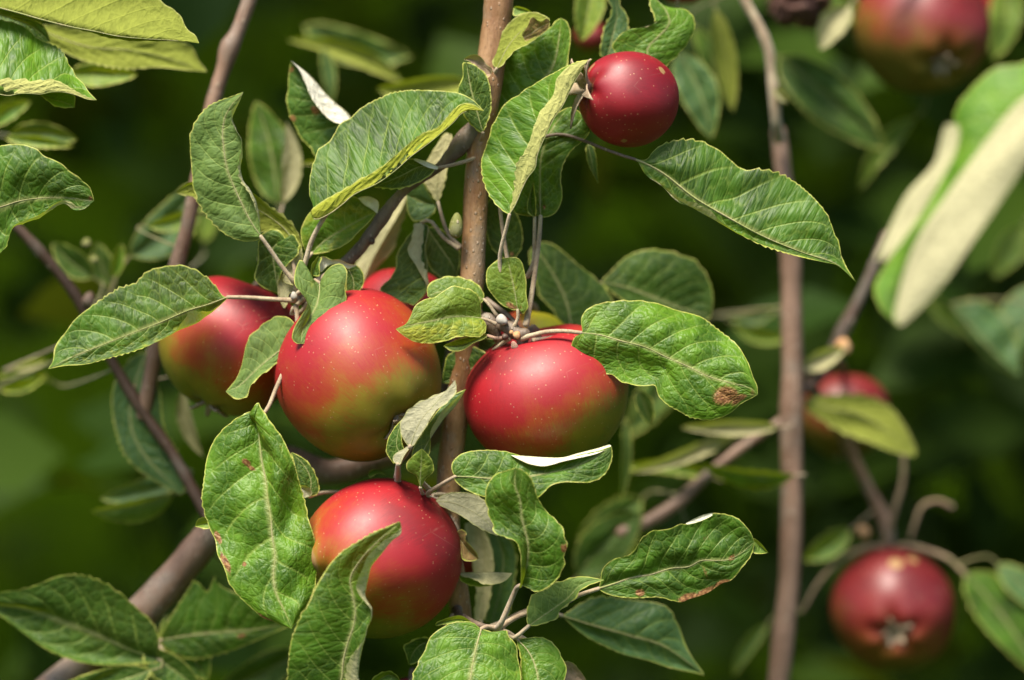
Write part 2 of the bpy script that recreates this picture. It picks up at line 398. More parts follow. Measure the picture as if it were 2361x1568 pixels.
def leaf(parent, crop, m, a, b, af=None, bf=None, d=0, dt=0, da=12, db=12, daf=None, dbf=None, bow=0, face=1, mat='g',
         yel=0.0, yb=0.0, spots=(), pet=None, dp=None, pr=5.0, pmat=None, rib=1.5, puck=3.0, lumps=3.0, camber=0.05, tooth=7.0,
         wav=0, nv=8.5, label=None, eb=0, name='leaf', res=4.6, nu=11):
    N_LEAF[0] += 1
    rg = np.random.RandomState(N_LEAF[0] * 7 + 3)
    m2 = conv(m, crop)
    def line(x):
        y = conv(x, crop)
        if np.linalg.norm(y[0] - m2[0]) > 2: y = np.vstack([m2[:1], y])
        if np.linalg.norm(y[-1] - m2[-1]) > 2: y = np.vstack([y, m2[-1:]])
        return y
    L = np.linalg.norm(np.diff(m2, axis=0), axis=1).sum()
    nt = int(max(14, min(120, L / res)))
    t = np.linspace(0, 1, nt + 1)
    M, A, B = spline(m2, nt), spline(line(a), nt), spline(line(b), nt)
    dm = d + dt * t - bow * np.sin(np.pi * t)
    ph = rg.rand(2) * 6.28
    hA = prof(da, t) + wav * np.sin(t * 9 + ph[0]) * np.sin(np.pi * t)
    hB = prof(db, t) + wav * np.sin(t * 11 + ph[1]) * np.sin(np.pi * t)
    z3 = lambda P, h: np.column_stack([P, -(dm - h)])
    M3, A3, B3 = z3(M, 0 * t), z3(A, hA), z3(B, hB)
    s = np.linspace(0, 1, nu + 1) ** 0.85
    s = np.concatenate([s[:-1], [0.965], [1.0]]) if s[-2] < 0.95 else s
    def half(E3, F, dF):
        if F is None:
            return M3[:, None, :] + (E3 - M3)[:, None, :] * s[None, :, None]
        F3 = z3(spline(line(F), nt), prof(dF, t))
        l1 = np.linalg.norm(F3 - M3, axis=1).mean(); l2 = np.linalg.norm(E3 - F3, axis=1).mean()
        k = np.clip(l1 / (l1 + l2 + 1e-6), 0.3, 0.75)
        w0 = (s - k) * (s - 1) / k; w1 = s * (s - 1) / (k * (k - 1)); w2 = s * (s - k) / (1 - k)
        return M3[:, None] * w0[None, :, None] + F3[:, None] * w1[None, :, None] + E3[:, None] * w2[None, :, None]
    HA, HB = half(A3, af, daf if daf is not None else 0), half(B3, bf, dbf if dbf is not None else 0)
    G = np.concatenate([HA[:, :0:-1], HB], 1)                 # a edge ... midrib ... b edge
    u = np.concatenate([-s[:0:-1], s])
    na = len(s) - 1
    U, T = np.meshgrid(u, t)
    def normals(G):
        gt = np.gradient(G, axis=0); gu = np.gradient(G, axis=1)
        N = np.cross(gt, gu); return N / (np.linalg.norm(N, axis=2, keepdims=True) + 1e-9)
    N = normals(G)
    flip = 1 if N[3:-3, 1:na, 2].mean() * face >= 0 else -1
    N = N * flip
    wid = np.where(U < 0, np.linalg.norm(A3 - M3, axis=1)[:, None], np.linalg.norm(B3 - M3, axis=1)[:, None])
    au = np.abs(U)
    q = (T - 0.24 * au ** 1.1) * nv + 0.22 * np.sin(T * 7 + U * 3 + ph[0]) + rg.rand()
    side = np.where(U > 0, 0.5, 0.0)
    env = np.sin(np.pi * np.clip(T, 0, 1)) ** 0.5 * (1 - au ** 4) * np.clip(au / 0.18, 0, 1)
    size = min(1.0, L / 330)
    h = puck * 1.6 * size * np.clip(wid / 70, 0, 1) * (np.abs(np.sin(np.pi * (q + side))) ** 0.7 - 0.55) * env
    for _ in range(6):
        f = rg.randn(2) * (2.4, 2.0); h = h + lumps * size * 1.0 * np.clip(wid / 70, 0, 1) * np.sin(T * f[0] * 3.5 + U * f[1] * 1.6 + rg.rand() * 6.28) * np.clip(au * 3, 0, 1)
    h = h + camber * 4 * au * (1 - au) * wid
    G = G + N * h[..., None]
    # toothed margin
    for col, prev, E in ((0, 2, A3), (-1, -3, B3)):
        Ls = np.concatenate([[0], np.cumsum(np.linalg.norm(np.diff(E, axis=0), axis=1))])
        per = 26.0 + 4 * np.sin(Ls / 60 + ph[0])
        fr = (Ls / per) % 1.0
        tv = tooth * size ** .5 * (np.minimum(fr / 0.75, (1 - fr) / 0.25) - 0.35) * (0.7 + 0.5 * np.sin(Ls / 37.0 + ph[1])) * np.sin(np.pi * t) ** 0.3
        dv = G[:, col] - G[:, prev]; dv /= np.linalg.norm(dv, axis=1, keepdims=True) + 1e-9
        G[:, col] += dv * tv[:, None]; 
        c2 = col + 1 if col == 0 else col - 1
        G[:, c2] += dv * tv[:, None] * 0.75
    edge = (1 - au) * np.maximum(wid, 6)
    blem = np.zeros_like(T)
    for (st, su, rt, ru, v) in spots:
        blem = np.maximum(blem, v * np.exp(-((T - st) / rt) ** 2 - ((U - su) / ru) ** 2))
    if eb:
        nzv = 0.5 + 0.5 * np.sin(T * 23 + ph[0]) * np.sin(T * 11 + ph[1] + U)
        blem = np.maximum(blem, eb * nzv * np.clip((au - 0.86) / 0.12, 0, 1))
    ye = yel + yb * np.clip(U * 3, 0, 1) + 0.10 * np.sin(T * 5 + ph[1]) * np.sin(U * 3 + ph[0])
    sc10 = KD * 100
    uvv = np.stack([U * np.median(wid) * sc10 + N_LEAF[0] * 1.37, T * L * sc10 + N_LEAF[0] * 0.71], -1).reshape(-1, 2)
    P = G.reshape(-1, 3).copy(); P[:, 2] *= -1
    wv = W3(P)
    nc = G.shape[1]
    i, j = np.meshgrid(np.arange(nt), np.arange(nc - 1), indexing='ij')
    v0 = (i * nc + j).ravel()
    # world winding: view z is towards the camera, image y is down -> handedness changes
    F = np.stack([v0, v0 + nc, v0 + nc + 1, v0 + 1], 1) if flip > 0 else np.stack([v0, v0 + 1, v0 + nc + 1, v0 + nc], 1)
    F = F[:, ::-1]
    base3 = W3(np.array([M[0, 0], M[0, 1], dm[0]]))
    lm = LM[mat]
    ob = mesh_obj(name, wv, F.tolist(), lm, parent, base3,
                  dict(lt=T, lu=U, q=q, edge=edge, yel=ye, blem=blem), uvv)
    LAST[0] = ob
    if label: ob['label'] = label
    # midrib: a raised cord along the blade
    if rib:
        mc = G[:, na].copy(); mc[:, 2] *= -1
        mc = mc[: int(nt * 0.93)][::2]
        rr = np.linspace(rib, 0.5, len(mc)) * KD * size ** .5
        V, FF = tube(W3(mc), rr, 6)
        mesh_obj('midrib', V, FF, RIB if mat not in 'x' else SEPAL, ob, V[0])
    # stalk of the leaf
    if pet is None:
        dirv = M[0] - M[min(4, nt)]; dirv /= np.linalg.norm(dirv) + 1e-9
        b3 = np.array([M[0, 0], M[0, 1], dm[0]])
        pts = [b3, b3 + np.array([dirv[0] * 26, dirv[1] * 26, 4])]
        sk = SKEL.get(parent.name)
        if sk:
            al = np.vstack(sk); dd = np.linalg.norm(al - (b3 + np.array([dirv[0] * 60, dirv[1] * 60, 0])), axis=1)
            tgt = al[dd.argmin()]
            if dd.min() < 520:
                pts += [b3 * .45 + tgt * .55 + np.array([dirv[0] * 18, dirv[1] * 18, 0]), tgt]
        pp = np.array(pts)
    elif pet is False:
        pp = None
    else:
        pq = conv(pet, crop); de = dm[0] if dp is None else dp
        pp = np.column_stack([pq, np.linspace(dm[0] + 1, de, len(pq))])
    if pp is not None:
        k = max(5, int(np.linalg.norm(np.diff(pp, axis=0), axis=1).sum() / 14))
        c = spline(pp, k)
        rr = np.interp(np.linspace(0, 1, k + 1), [0, .15, .85, 1], [pr * .8, pr * .85, pr, pr * 1.35]) * KD
        V, FF = tube(W3(c), rr, 8)
        mesh_obj('petiole', V, FF, pmat or PETIOLE, ob, V[0])
    return ob

def strip(*args, **k):
    """a rolled or torn piece of the margin, part of the leaf built just before"""
    root = LAST[0]
    k.setdefault('tooth', 0)
    o = leaf(root, *args, rib=0, pet=False, name='rolled_margin', **k)
    LAST[0] = root
    return o

def sl(parent, base, tip, wa, wb, d, bend=0, dt=0, da=14, db=14, face=1, mat='g', **k):
    """a leaf of ordinary outline from its base, tip and two half widths"""
    base, tip = np.array(base, float), np.array(tip, float)
    ax = tip - base; L = np.linalg.norm(ax); ax /= L; nr = np.array([ax[1], -ax[0]])      # a = left seen walking to the tip
    t = np.linspace(0, 1, 11)[:, None]
    M = base + (tip - base) * t + nr * bend * 4 * t * (1 - t)
    sh = np.sin(np.pi * t ** 0.82) ** 0.75
    A = M + nr * wa * sh; B = M - nr * wb * sh
    k.setdefault('res', 9); k.setdefault('nu', 8); k.setdefault('pr', 3.0); k.setdefault('rib', 1.0); k.setdefault('pmat', PETIOLE if mat == 'b' else PETIOLE_GREEN)
    return leaf(parent, 'D', M, A, B, d=d, dt=dt, da=da, db=db, face=face, mat=mat, **k)

def axis_frame(ax):
    """view axis (right, up, towards the camera) of the stalk end -> 3x3 with columns x, y, z in the world"""
    z = np.array([ax[0], -ax[2], ax[1]], float); z /= np.linalg.norm(z)
    x = np.cross(np.array([0.31, 0.9, 0.2]), z); x /= np.linalg.norm(x)
    return np.column_stack([x, np.cross(z, x), z])

def apple(cx, cy, r, d, axis, label, hz=0.92, blush=((0, 1, 0), 0.5, 0.5), mat=None, stalk_to=None, sepals=True, taper=0.06, lob=0.02, name='apple',
          russ=(), seed=1, nth=80, nph=56, dim=0.34, cdim=0.18, lopsided=(0, 0, 0), group=None, sepal_len=0.22, sepal_w=0.06, spread=1.0, felt=1.0, shrivel=0.0):
    s = (D + float(far(d)) * KD) / D
    R = r * KD * s
    C = W3(np.array([cx, cy, d], float))
    Mx = axis_frame(axis)
    root = empty(name, C, label, 'apple', group or 'apples hanging on the branches')
    th = np.linspace(0, 2 * math.pi, nth, endpoint=False)
    ph = np.linspace(0.0, math.pi, nph)
    PH, TH = np.meshgrid(ph, th, indexing='ij')
    rho = np.sin(PH) ** 0.92 * (1 + taper * np.cos(PH))
    z = hz * np.cos(PH)
    low = np.clip(-np.cos(PH), 0, 1)
    rho = rho * (1 + lob * np.cos(5 * TH + seed) * (0.35 + low))
    z = z - dim * np.exp(-(rho / 0.26) ** 2) * (PH < 1.57) + cdim * np.exp(-(rho / 0.24) ** 2) * (PH > 1.57)
    z = z + lob * 1.6 * np.cos(5 * TH + seed) * low * np.exp(-((rho - 0.35) / 0.22) ** 2)
    rg = np.random.RandomState(seed)
    X = rho * np.cos(TH); Y = rho * np.sin(TH)
    P = np.stack([X, Y, z], -1)
    ls = np.zeros_like(X)
    for _ in range(5):
        k = rg.randn(3) * 1.5; ls += 0.012 * np.sin(P @ k + rg.rand() * 6.28)
    if shrivel:
        for _ in range(14):
            k = rg.randn(3) * 6; ls += shrivel * 0.05 * np.sin(P @ k + rg.rand() * 6.28)
    P = P * (1 + ls)[..., None]
    Wd = (P.reshape(-1, 3) @ Mx.T)
    lo = np.array([lopsided[0], -lopsided[2], lopsided[1]])
    dirs = Wd / (np.linalg.norm(Wd, axis=1, keepdims=True) + 1e-9)
    Wd = Wd * (1 + np.clip(dirs @ lo, -1, 1))[:, None] if np.any(lo) else Wd
    bd, k, c = blush
    bw = np.array([bd[0], -bd[2], bd[1]], float); bw /= np.linalg.norm(bw)
    bl = c + k * (dirs @ bw)
    rus = np.exp(-(rho.ravel() / 0.22) ** 2) * (PH.ravel() < 1.2) * 0.75 + 0.75 * np.exp(-(rho.ravel() / (0.16 * felt)) ** 2) * (PH.ravel() > 2)
    for (vx, vy, vz, rad) in russ:
        v = np.array([vx, -vz, vy]); v /= np.linalg.norm(v)
        rus = np.maximum(rus, 1.1 * np.exp(-((1 - dirs @ v) / (rad ** 2 / 2)) ** 2))
    V = C + Wd * R
    F = [[i * nth + j, i * nth + (j + 1) % nth, (i + 1) * nth + (j + 1) % nth, (i + 1) * nth + j] for i in range(nph - 1) for j in range(nth)]
    F = [f[::-1] for f in F]
    body = mesh_obj('fruit_body', V, F, mat or AM, root, C, dict(blush=bl, theta=TH.ravel(), phi=PH.ravel(), russet=rus))
    # stalk
    zt = (hz - dim)
    p0 = C + Mx @ np.array([0, 0, zt]) * R
    p1 = C + Mx @ np.array([0.02, 0.0, hz + 0.02]) * R
    if stalk_to is not None:
        p2 = W3(np.array(stalk_to, float))
    else:
        p2 = C + Mx @ np.array([0.1, 0.05, hz + 0.28]) * R
    sp = spline(np.array([p0, p1, p1 * .4 + p2 * .6 + Mx[:, 2] * R * .05, p2])[:, [0, 2, 1]], 12)[:, [0, 2, 1]]
    V2, F2 = tube(sp, np.linspace(0.045, 0.055, 13) * 0.036, 8, 0.05, seed)
    mesh_obj('stalk', V2, F2, BARK_GREY, root, sp[0])
    # calyx: a short cup of five dry sepals
    if sepals:
        zc = -(hz - cdim) + 0.01
        cc = C + Mx @ np.array([0, 0, zc]) * R
        Vc, Fc = tube([C + Mx @ np.array([0, 0, zc + .03]) * R, C + Mx @ np.array([0, 0, zc - .035]) * R], [0.085 * R, 0.07 * R], 10)
        cal = mesh_obj('calyx', Vc, Fc, SEPAL, root, cc)
        for q in range(5):
            a0 = q * 2 * math.pi / 5 + seed; n = 6
            ln = sepal_len * (0.8 + 0.5 * rg.rand())
            out = (0.3 + 0.8 * rg.rand()) * spread
            vs = []
            for i in range(n + 1):
                f = i / n
                rr = 0.07 + ln * f * (0.35 + 0.65 * f * out); zz = zc - ln * f * (1 - 0.45 * f * out)
                w = sepal_w * (1 - f) ** .7 + 0.004
                for sgn in (-1, 0, 1):
                    aa = a0 + sgn * w / (rr + .02); rz = rr * (1 - 0.10 * abs(sgn))
                    vs.append(C + Mx @ np.array([rz * math.cos(aa), rz * math.sin(aa), zz - 0.02 * abs(sgn)]) * R)
            fs = [[i * 3 + j, i * 3 + j + 1, (i + 1) * 3 + j + 1, (i + 1) * 3 + j] for i in range(n) for j in (0, 1)]
            sob = mesh_obj('sepal', np.array(vs), fs, SEPAL, cal, vs[0])
            sm = sob.modifiers.new('thickness', 'SOLIDIFY'); sm.thickness = 0.0006
    return root

def ball(name, parent, x, y, d, rx, mat, stretch=(1, 1, 1), n=10, tilt=(0, 1, 0)):
    """a small pointed bud"""
    Mx = axis_frame(tilt); C = W3(np.array([x, y, d], float)); R = rx * KD
    vs = []; 
    for i in range(n + 1):
        f = i / n; ph = math.pi * f
        rr = math.sin(ph) ** 0.9 * (1 - 0.25 * math.cos(ph)); zz = math.cos(ph) * 1.0
        for j in range(12):
            a = j * math.pi / 6; l = 1 + 0.07 * math.sin(3 * a + 5 * f)
            vs.append(C + Mx @ (np.array([rr * math.cos(a) * l * stretch[0], rr * math.sin(a) * l * stretch[1], zz * stretch[2]]) * R))
    fs = [[i * 12 + j, (i + 1) * 12 + j, (i + 1) * 12 + (j + 1) % 12, i * 12 + (j + 1) % 12] for i in range(n) for j in range(12)]
    return mesh_obj(name, np.array(vs), fs, mat, parent, C)

# ------------------------------------------------------------------ setting: grass floor and bank, far foliage
def grass_material():
    s = NT('meadow_grass')
    o = s.obj()
    n1 = s.noise(o, 2.2, 4, 0.6); n2 = s.noise(o, 14, 4, 0.65); n3 = s.noise(o, 130, 3, 0.6)
    c = s.mix(s.smooth(n1, 0.35, 0.65), (0.011, 0.027, 0.001), (0.034, 0.070, 0.002))
    c = s.mix(s.smooth(n2, 0.4, 0.75), c, (0.045, 0.075, 0.003))
    c = s.mix(s.math('MULTIPLY', s.smooth(n3, 0.45, 0.7), 0.6), c, (0.008, 0.017, 0.001))
    return s.done(s.bsdf(Base_Color=c, Roughness=1.0, Specular_IOR_Level=0.0, Normal=s.bump(n3, 0.8, 0.02)))
GRASS = grass_material()

def build_ground():
    xs = np.linspace(-60, 60, 81); xs = np.sign(xs) * np.abs(xs) ** 1.6 / 60 ** 0.6
    ys = np.concatenate([np.linspace(-40, 2.4, 20), np.linspace(2.6, 7.5, 30), np.linspace(8, 90, 16)])
    X, Y = np.meshgrid(xs, ys)
    f = np.clip((Y - 2.6) / 4.4, 0, 1); f = f * f * (3 - 2 * f)
    Z = 4.6 * f + 0.05 * np.sin(X * 1.7 + Y) + 0.04 * np.sin(Y * 3.1 - X * 0.8) + 0.02 * np.clip(Y - 8, 0, 99)
    V = np.stack([X, Y, Z], -1).reshape(-1, 3); nx = len(xs)
    F = [[j * nx + i, j * nx + i + 1, (j + 1) * nx + i + 1, (j + 1) * nx + i] for j in range(len(ys) - 1) for i in range(nx - 1)]
    g = mesh_obj('grass_bank', V, F, GRASS, None, (0, 0, 0)); g['kind'] = 'structure'
build_ground()

def far_leaf_material():
    s = NT('far_foliage')
    tint = s.attr('tint')
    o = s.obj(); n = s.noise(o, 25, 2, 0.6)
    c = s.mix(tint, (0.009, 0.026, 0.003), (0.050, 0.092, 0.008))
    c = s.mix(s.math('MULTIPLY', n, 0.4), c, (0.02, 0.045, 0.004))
    b = s.bsdf(Base_Color=c, Roughness=0.6, Specular_IOR_Level=0.12)
    tr = s.n.new('ShaderNodeBsdfTranslucent'); s.put(tr.inputs[0], (0.08, 0.10, 0.004))
    m = s.n.new('ShaderNodeMixShader'); m.inputs[0].default_value = 0.25
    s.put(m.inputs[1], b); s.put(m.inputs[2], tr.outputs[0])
    return s.done(m.outputs[0])
FAR = far_leaf_material()

def foliage(name, centres, size, label, seed, lo=0.0, hi=1.0):
    """many separate curved leaves with a keel, joined into one mass"""
    rg = np.random.RandomState(seed)
    n = len(centres)
    ax = rg.randn(n, 3) * (1, 1, 0.7) + (0, 0, -0.35); ax /= np.linalg.norm(ax, axis=1, keepdims=True)
    up = rg.randn(n, 3) * 0.55 + np.array([0, -0.5, 0.8]); nr = np.cross(ax, up); nr /= np.linalg.norm(nr, axis=1, keepdims=True)
    nz = np.cross(nr, ax)
    L = size * (0.7 + 0.6 * rg.rand(n))[:, None]; Wd = L * 0.27
    c = centres
    P = [c - ax * L * .5, c - ax * L * .15 + nr * Wd + nz * L * .07, c - ax * L * .15 - nr * Wd + nz * L * .07, c - ax * L * .1,
         c + ax * L * .22 + nr * Wd * .8 + nz * L * .04, c + ax * L * .22 - nr * Wd * .8 + nz * L * .04, c + ax * L * .22 - nz * L * .03, c + ax * L * .52 - nz * L * .14]
    V = np.stack(P, 1).reshape(-1, 3)
    base = (np.arange(n) * 8)[:, None]
    F = np.concatenate([base + np.array(f) for f in ([0, 1, 3, 3], [0, 3, 2, 2], [1, 4, 6, 3], [3, 6, 5, 2], [4, 7, 6, 6], [6, 7, 5, 5])], 0)
    fl = [list(dict.fromkeys(f)) for f in F.tolist()]
    tint = np.repeat(lo + (hi - lo) * rg.rand(n), 8)
    o = mesh_obj(name, V, fl, FAR, None, centres.mean(0), dict(tint=tint))
    o['kind'] = 'stuff'; o['label'] = label; o['category'] = 'foliage'
    return o

rg = np.random.RandomState(11)
# clumps of leaves on the trees behind, thick at the right and thin over the grass at the left
cl = []
while len(cl) < 560:
    x, y, z = rg.uniform(-1.5, 1.5), rg.uniform(0.42, 2.3), H + rg.uniform(-1.05, 1.5)
    edge = x / ((D + y) * 0.172)                 # -1 left border, 1 right border of what the lens sees at that distance
    keep = np.clip(0.6 + 0.4 * edge, 0.26, 1.0)
    if rg.rand() < keep: cl.append((x, y, z))
cl = np.array(cl)
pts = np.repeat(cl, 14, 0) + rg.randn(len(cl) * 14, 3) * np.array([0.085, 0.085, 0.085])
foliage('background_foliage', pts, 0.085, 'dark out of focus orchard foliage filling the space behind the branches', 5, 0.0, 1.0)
yy = rg.uniform(0.12, 4.8, 1000)  # canopy clumps above the view, added to keep the background in shade
cl = np.column_stack([rg.uniform(-1.0, 1.0, 1000) * (1.2 + 0.35 * yy), yy, H + 0.32 + 0.16 * yy + rg.uniform(0.2, 0.9, 1000)])
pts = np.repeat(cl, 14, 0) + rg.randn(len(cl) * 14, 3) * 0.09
foliage('shade_canopy', pts, 0.09, 'unseen canopy of leaves added overhead to shade the grass and foliage behind', 8, 0.2, 1.0)

# ------------------------------------------------------------------ branches
mid = empty('apple_branch', W3(np.array([1085, 700, 130.])), 'upright copper-barked apple branch in sharp focus carrying the central fruit cluster', 'branch', 'apple branches and twigs')
stem('stem', [(1153, -90, 134, 35), (1150, 0, 130, 34), (1132, 150, 125, 32), (1113, 280, 120, 29), (1100, 400, 120, 27), (1093, 550, 125, 28), (1086, 690, 130, 28),
              (1068, 850, 150, 29), (1046, 1000, 165, 29), (1034, 1120, 170, 28), (1038, 1250, 175, 25), (1060, 1400, 195, 24), (1080, 1560, 215, 24), (1092, 1700, 230, 24)], BARK, mid, 20, 0.03)
stem('side_shoot', [(1104, 296, 118, 22), (1075, 318, 112, 23), (1048, 350, 110, 20), (1012, 386, 112, 12), (940, 432, 118, 12), (905, 470, 124, 14), (862, 530, 132, 17), (828, 575, 140, 17), (780, 620, 150, 15), (722, 660, 140, 13), (690, 690, 110, 11)], BARK_GREY, mid, 14, 0.10)
stem('spur', [(1084, 700, 130, 16), (1108, 735, 110, 17), (1140, 748, 90, 15), (1170, 752, 66, 14), (1196, 772, 58, 15), (1215, 768, 52, 10)], BARK_GREY, mid, 12, 0.16)
stem('spur', [(1112, 726, 96, 9), (1122, 736, 84, 17), (1130, 738, 80, 16), (1140, 760, 84, 14), (1150, 785, 92, 9)], BARK_GREY, mid, 12, 0.22)
stem('spur', [(1122, 690, 112, 6), (1150, 712, 84, 7), (1180, 735, 66, 6), (1196, 762, 56, 7)], BARK_GREY, mid, 8, 0.08)
stem('spur', [(1196, 776, 56, 8), (1203, 795, 62, 10), (1205, 815, 80, 9)], BARK_GREY, mid, 10, 0.12)
stem('twig', [(1062, 1400, 195, 12), (1050, 1410, 150, 12), (1085, 1433, 70, 9), (1122, 1446, 20, 8), (1150, 1448, -6, 8)], BARK_GREY, mid, 10, 0.10)
ball('bud', mid, 1158, 738, 42, 12, BUD_FELT, (1, 1, 1.25), tilt=(0.6, -0.5, 0.6))
ball('bud', mid, 678, 682, 70, 8, BUD_FELT, (1, 1, 1.3), tilt=(-0.2, 0.9, 0.3))
ball('bud', mid, 1052, 520, 70, 16, BUD_GREEN, (1, 1, 1.9), tilt=(0.05, 1, 0.1))
ball('leaf_scar', mid, 1192, 772, 40, 9, SCAR, (1, 1, 0.45), tilt=(0.1, 0.2, 1))
ball('leaf_scar', mid, 1179, 766, 44, 5, SCAR, (1, 1, 0.5), tilt=(-0.1, 0.2, 1))
ball('bud_scale', mid, 1164, 777, 34, 8, BARK_DARK, (1, 1, 0.8), tilt=(-0.3, -0.2, 0.9))
ball('bud_scale', mid, 1186, 797, 40, 10, PETIOLE_RED, (0.8, 0.6, 1.2), tilt=(-0.3, 0.8, 0.3))
ball('knot', mid, 858, 556, 112, 8, BARK_DARK, (1, 1, 0.8), tilt=(0.5, 0.2, 0.9))
stem('fruit_stub', [(1034, 1190, 150, 8), (1048, 1210, 140, 7), (1056, 1228, 135, 6)], BARK_GREY, mid, 8, 0.2)
stem('fruit_stub', [(700, 690, 100, 6), (672, 715, 110, 5), (668, 722, 118, 5), (690, 722, 112, 5), (708, 700, 100, 5)], PETIOLE, mid, 8, 0.1)

low = empty('apple_bough', W3(np.array([330., 1410, 450])), 'thick blurred grey-brown bough leaning up from the lower left corner', 'branch', 'apple branches and twigs')
stem('bough', [(-420, 2080, 520, 50), (-150, 1830, 490, 42), (60, 1640, 470, 38), (190, 1530, 460, 38), (330, 1410, 450, 40), (420, 1310, 440, 38), (500, 1215, 430, 37), (640, 1060, 430, 34), (760, 1090, 440, 30), (860, 1060, 460, 28), (1000, 1000, 470, 24), (1060, 760, 480, 22)], BARK_FAR, low, 16, 0.03)
lt = empty('apple_twig', W3(np.array([260., 840, 480])), 'thin dark brown twig slanting down behind the left apple', 'branch', 'apple branches and twigs')
stem('twig', [(-60, 430, 430, 13), (40, 525, 430, 13), (110, 600, 440, 13), (180, 690, 450, 14), (262, 840, 465, 13), (330, 950, 460, 13), (400, 1050, 455, 14), (470, 1170, 445, 16), (505, 1215, 440, 17)], BARK_DARK, lt, 10, 0.08)
ball('bud', lt, 205, 690, 440, 15, BARK_FAR, (1, 1, 1.3), tilt=(0.3, 1, 0))
tl = empty('apple_twig', W3(np.array([530., 110, 420])), 'straight rose-brown twig crossing the upper left with a swollen knot', 'branch', 'apple branches and twigs')
stem('twig', [(600, -80, 420, 17), (575, 0, 420, 17), (545, 80, 420, 17), (530, 108, 420, 22), (518, 150, 420, 18), (490, 240, 420, 17), (460, 390, 425, 17), (430, 530, 430, 17), (405, 620, 435, 18), (370, 760, 450, 18), (330, 960, 470, 18)], BARK_FAR, tl, 12, 0.05)
rt = empty('apple_branch', W3(np.array([1825., 850, 730])), 'blurred rose-brown branch standing upright at the right behind the cluster', 'branch', 'apple branches and twigs')
stem('stem', [(1795, 300, 740, 17), (1806, 400, 735, 20), (1822, 560, 730, 24), (1825, 740, 730, 25), (1827, 850, 730, 25), (1824, 980, 730, 27), (1826, 1100, 730, 24), (1824, 1250, 730, 25), (1818, 1360, 730, 24), (1808, 1450, 730, 26), (1795, 1568, 730, 26), (1775, 1700, 730, 27)], BARK_FAR, rt, 16, 0.04)
stem('side_shoot', [(1820, 960, 735, 15), (1780, 985, 735, 13), (1700, 1040, 735, 12), (1620, 1105, 730, 14), (1560, 1160, 720, 18), (1500, 1200, 710, 18), (1430, 1230, 700, 17)], BARK_FAR, rt, 10, 0.08)
stem('side_shoot', [(1835, 850, 740, 13), (1870, 895, 790, 14), (1930, 975, 850, 15), (1975, 1070, 890, 14), (2010, 1140, 910, 14), (2040, 1200, 920, 16), (2050, 1250, 920, 14)], BARK_FAR, rt, 10, 0.08)
stem('side_shoot', [(2045, 540, 800, 11), (2000, 650, 800, 12), (1960, 730, 800, 14), (1930, 790, 800, 17), (1905, 850, 800, 13), (1850, 900, 760, 12)], BARK_DARK, rt, 10, 0.08)
stem('spur', [(2050, 1250, 920, 9.2), (2048, 1275, 920, 7.5), (2080, 1258, 915, 5.8), (2140, 1270, 900, 6.3), (2190, 1290, 890, 5.8), (2225, 1325, 880, 5.2)], PETIOLE_BROWN, rt, 8, 0.06)
stem('spur', [(2050, 1260, 920, 5.8), (2000, 1262, 910, 5.2), (1940, 1290, 900, 4.6), (1890, 1340, 895, 4.6), (1850, 1410, 890, 3.4)], PETIOLE_BROWN, rt, 8, 0.06)
stem('spur', [(2100, 1240, 920, 4.6), (2112, 1200, 920, 4.6), (2128, 1165, 920, 5.2), (2165, 1155, 920, 6.3), (2195, 1170, 920, 7.5)], PETIOLE_BROWN, rt, 8, 0.06)
stem('spur', [(2045, 1250, 915, 8.1), (2062, 1180, 905, 6.9), (2082, 1110, 895, 5.8), (2085, 1040, 880, 5.8)], PETIOLE_BROWN, rt, 8, 0.06)
ball('bud', rt, 1990, 1225, 905, 17, SCAR, (1, 1, 1.2), tilt=(-0.5, 0.5, 0.5))
ball('bud', rt, 1945, 800, 790, 20, SCAR, (1, 1, 1.2), tilt=(0.3, -0.5, 0.5))
ne = empty('apple_twig', W3(np.array([2560., 250, 300])), 'twig at the right border with the pale mint leaf, behind the bright cream-backed one', 'branch', 'apple branches and twigs')
stem('twig', [(2640, -200, 1000, 18), (2600, 40, 980, 17), (2560, 300, 960, 16), (2520, 560, 960, 15), (2480, 900, 960, 14)], BARK_FAR, ne, 10, 0.06)
nf = empty('apple_twig', W3(np.array([2640., 200, -900])), 'near twig at the right border bearing the bright blurred cream-backed leaf', 'branch', 'apple branches and twigs')
stem('twig', [(2760, -400, -900, 16), (2720, -100, -900, 15), (2690, 200, -900, 14), (2680, 520, -900, 13), (2700, 900, -900, 12)], BARK_FAR, nf, 10, 0.06)
lf = empty('apple_twig', W3(np.array([-170., 300, 40])), 'twig at the left border holding the sharp leaves of the upper left corner', 'branch', 'apple branches and twigs')
stem('twig', [(-120, -220, 60, 14), (-140, 0, 60, 14), (-150, 160, 60, 13), (-165, 480, 60, 13), (-190, 760, 70, 12)], BARK_GREY, lf, 10, 0.06)
tp = empty('apple_twig', W3(np.array([1690., -150, 500])), 'hanging twig at the top border above the small crimson apple', 'branch', 'apple branches and twigs')
stem('twig', [(1300, -170, 150, 13), (1450, -130, 180, 13), (1560, -110, 300, 12), (1690, -140, 480, 13), (1900, -120, 650, 13), (2150, -110, 800, 13), (2330, -130, 850, 13)], BARK_GREY, tp, 10, 0.06)
stem('hanging_shoot', [(1690, -120, 640, 11), (1718, 0, 640, 12), (1750, 60, 640, 12), (1774, 120, 640, 12), (1778, 165, 640, 10), (1785, 220, 640, 13), (1792, 300, 660, 14), (1796, 320, 700, 14)], PETIOLE, tp, 10, 0.08)

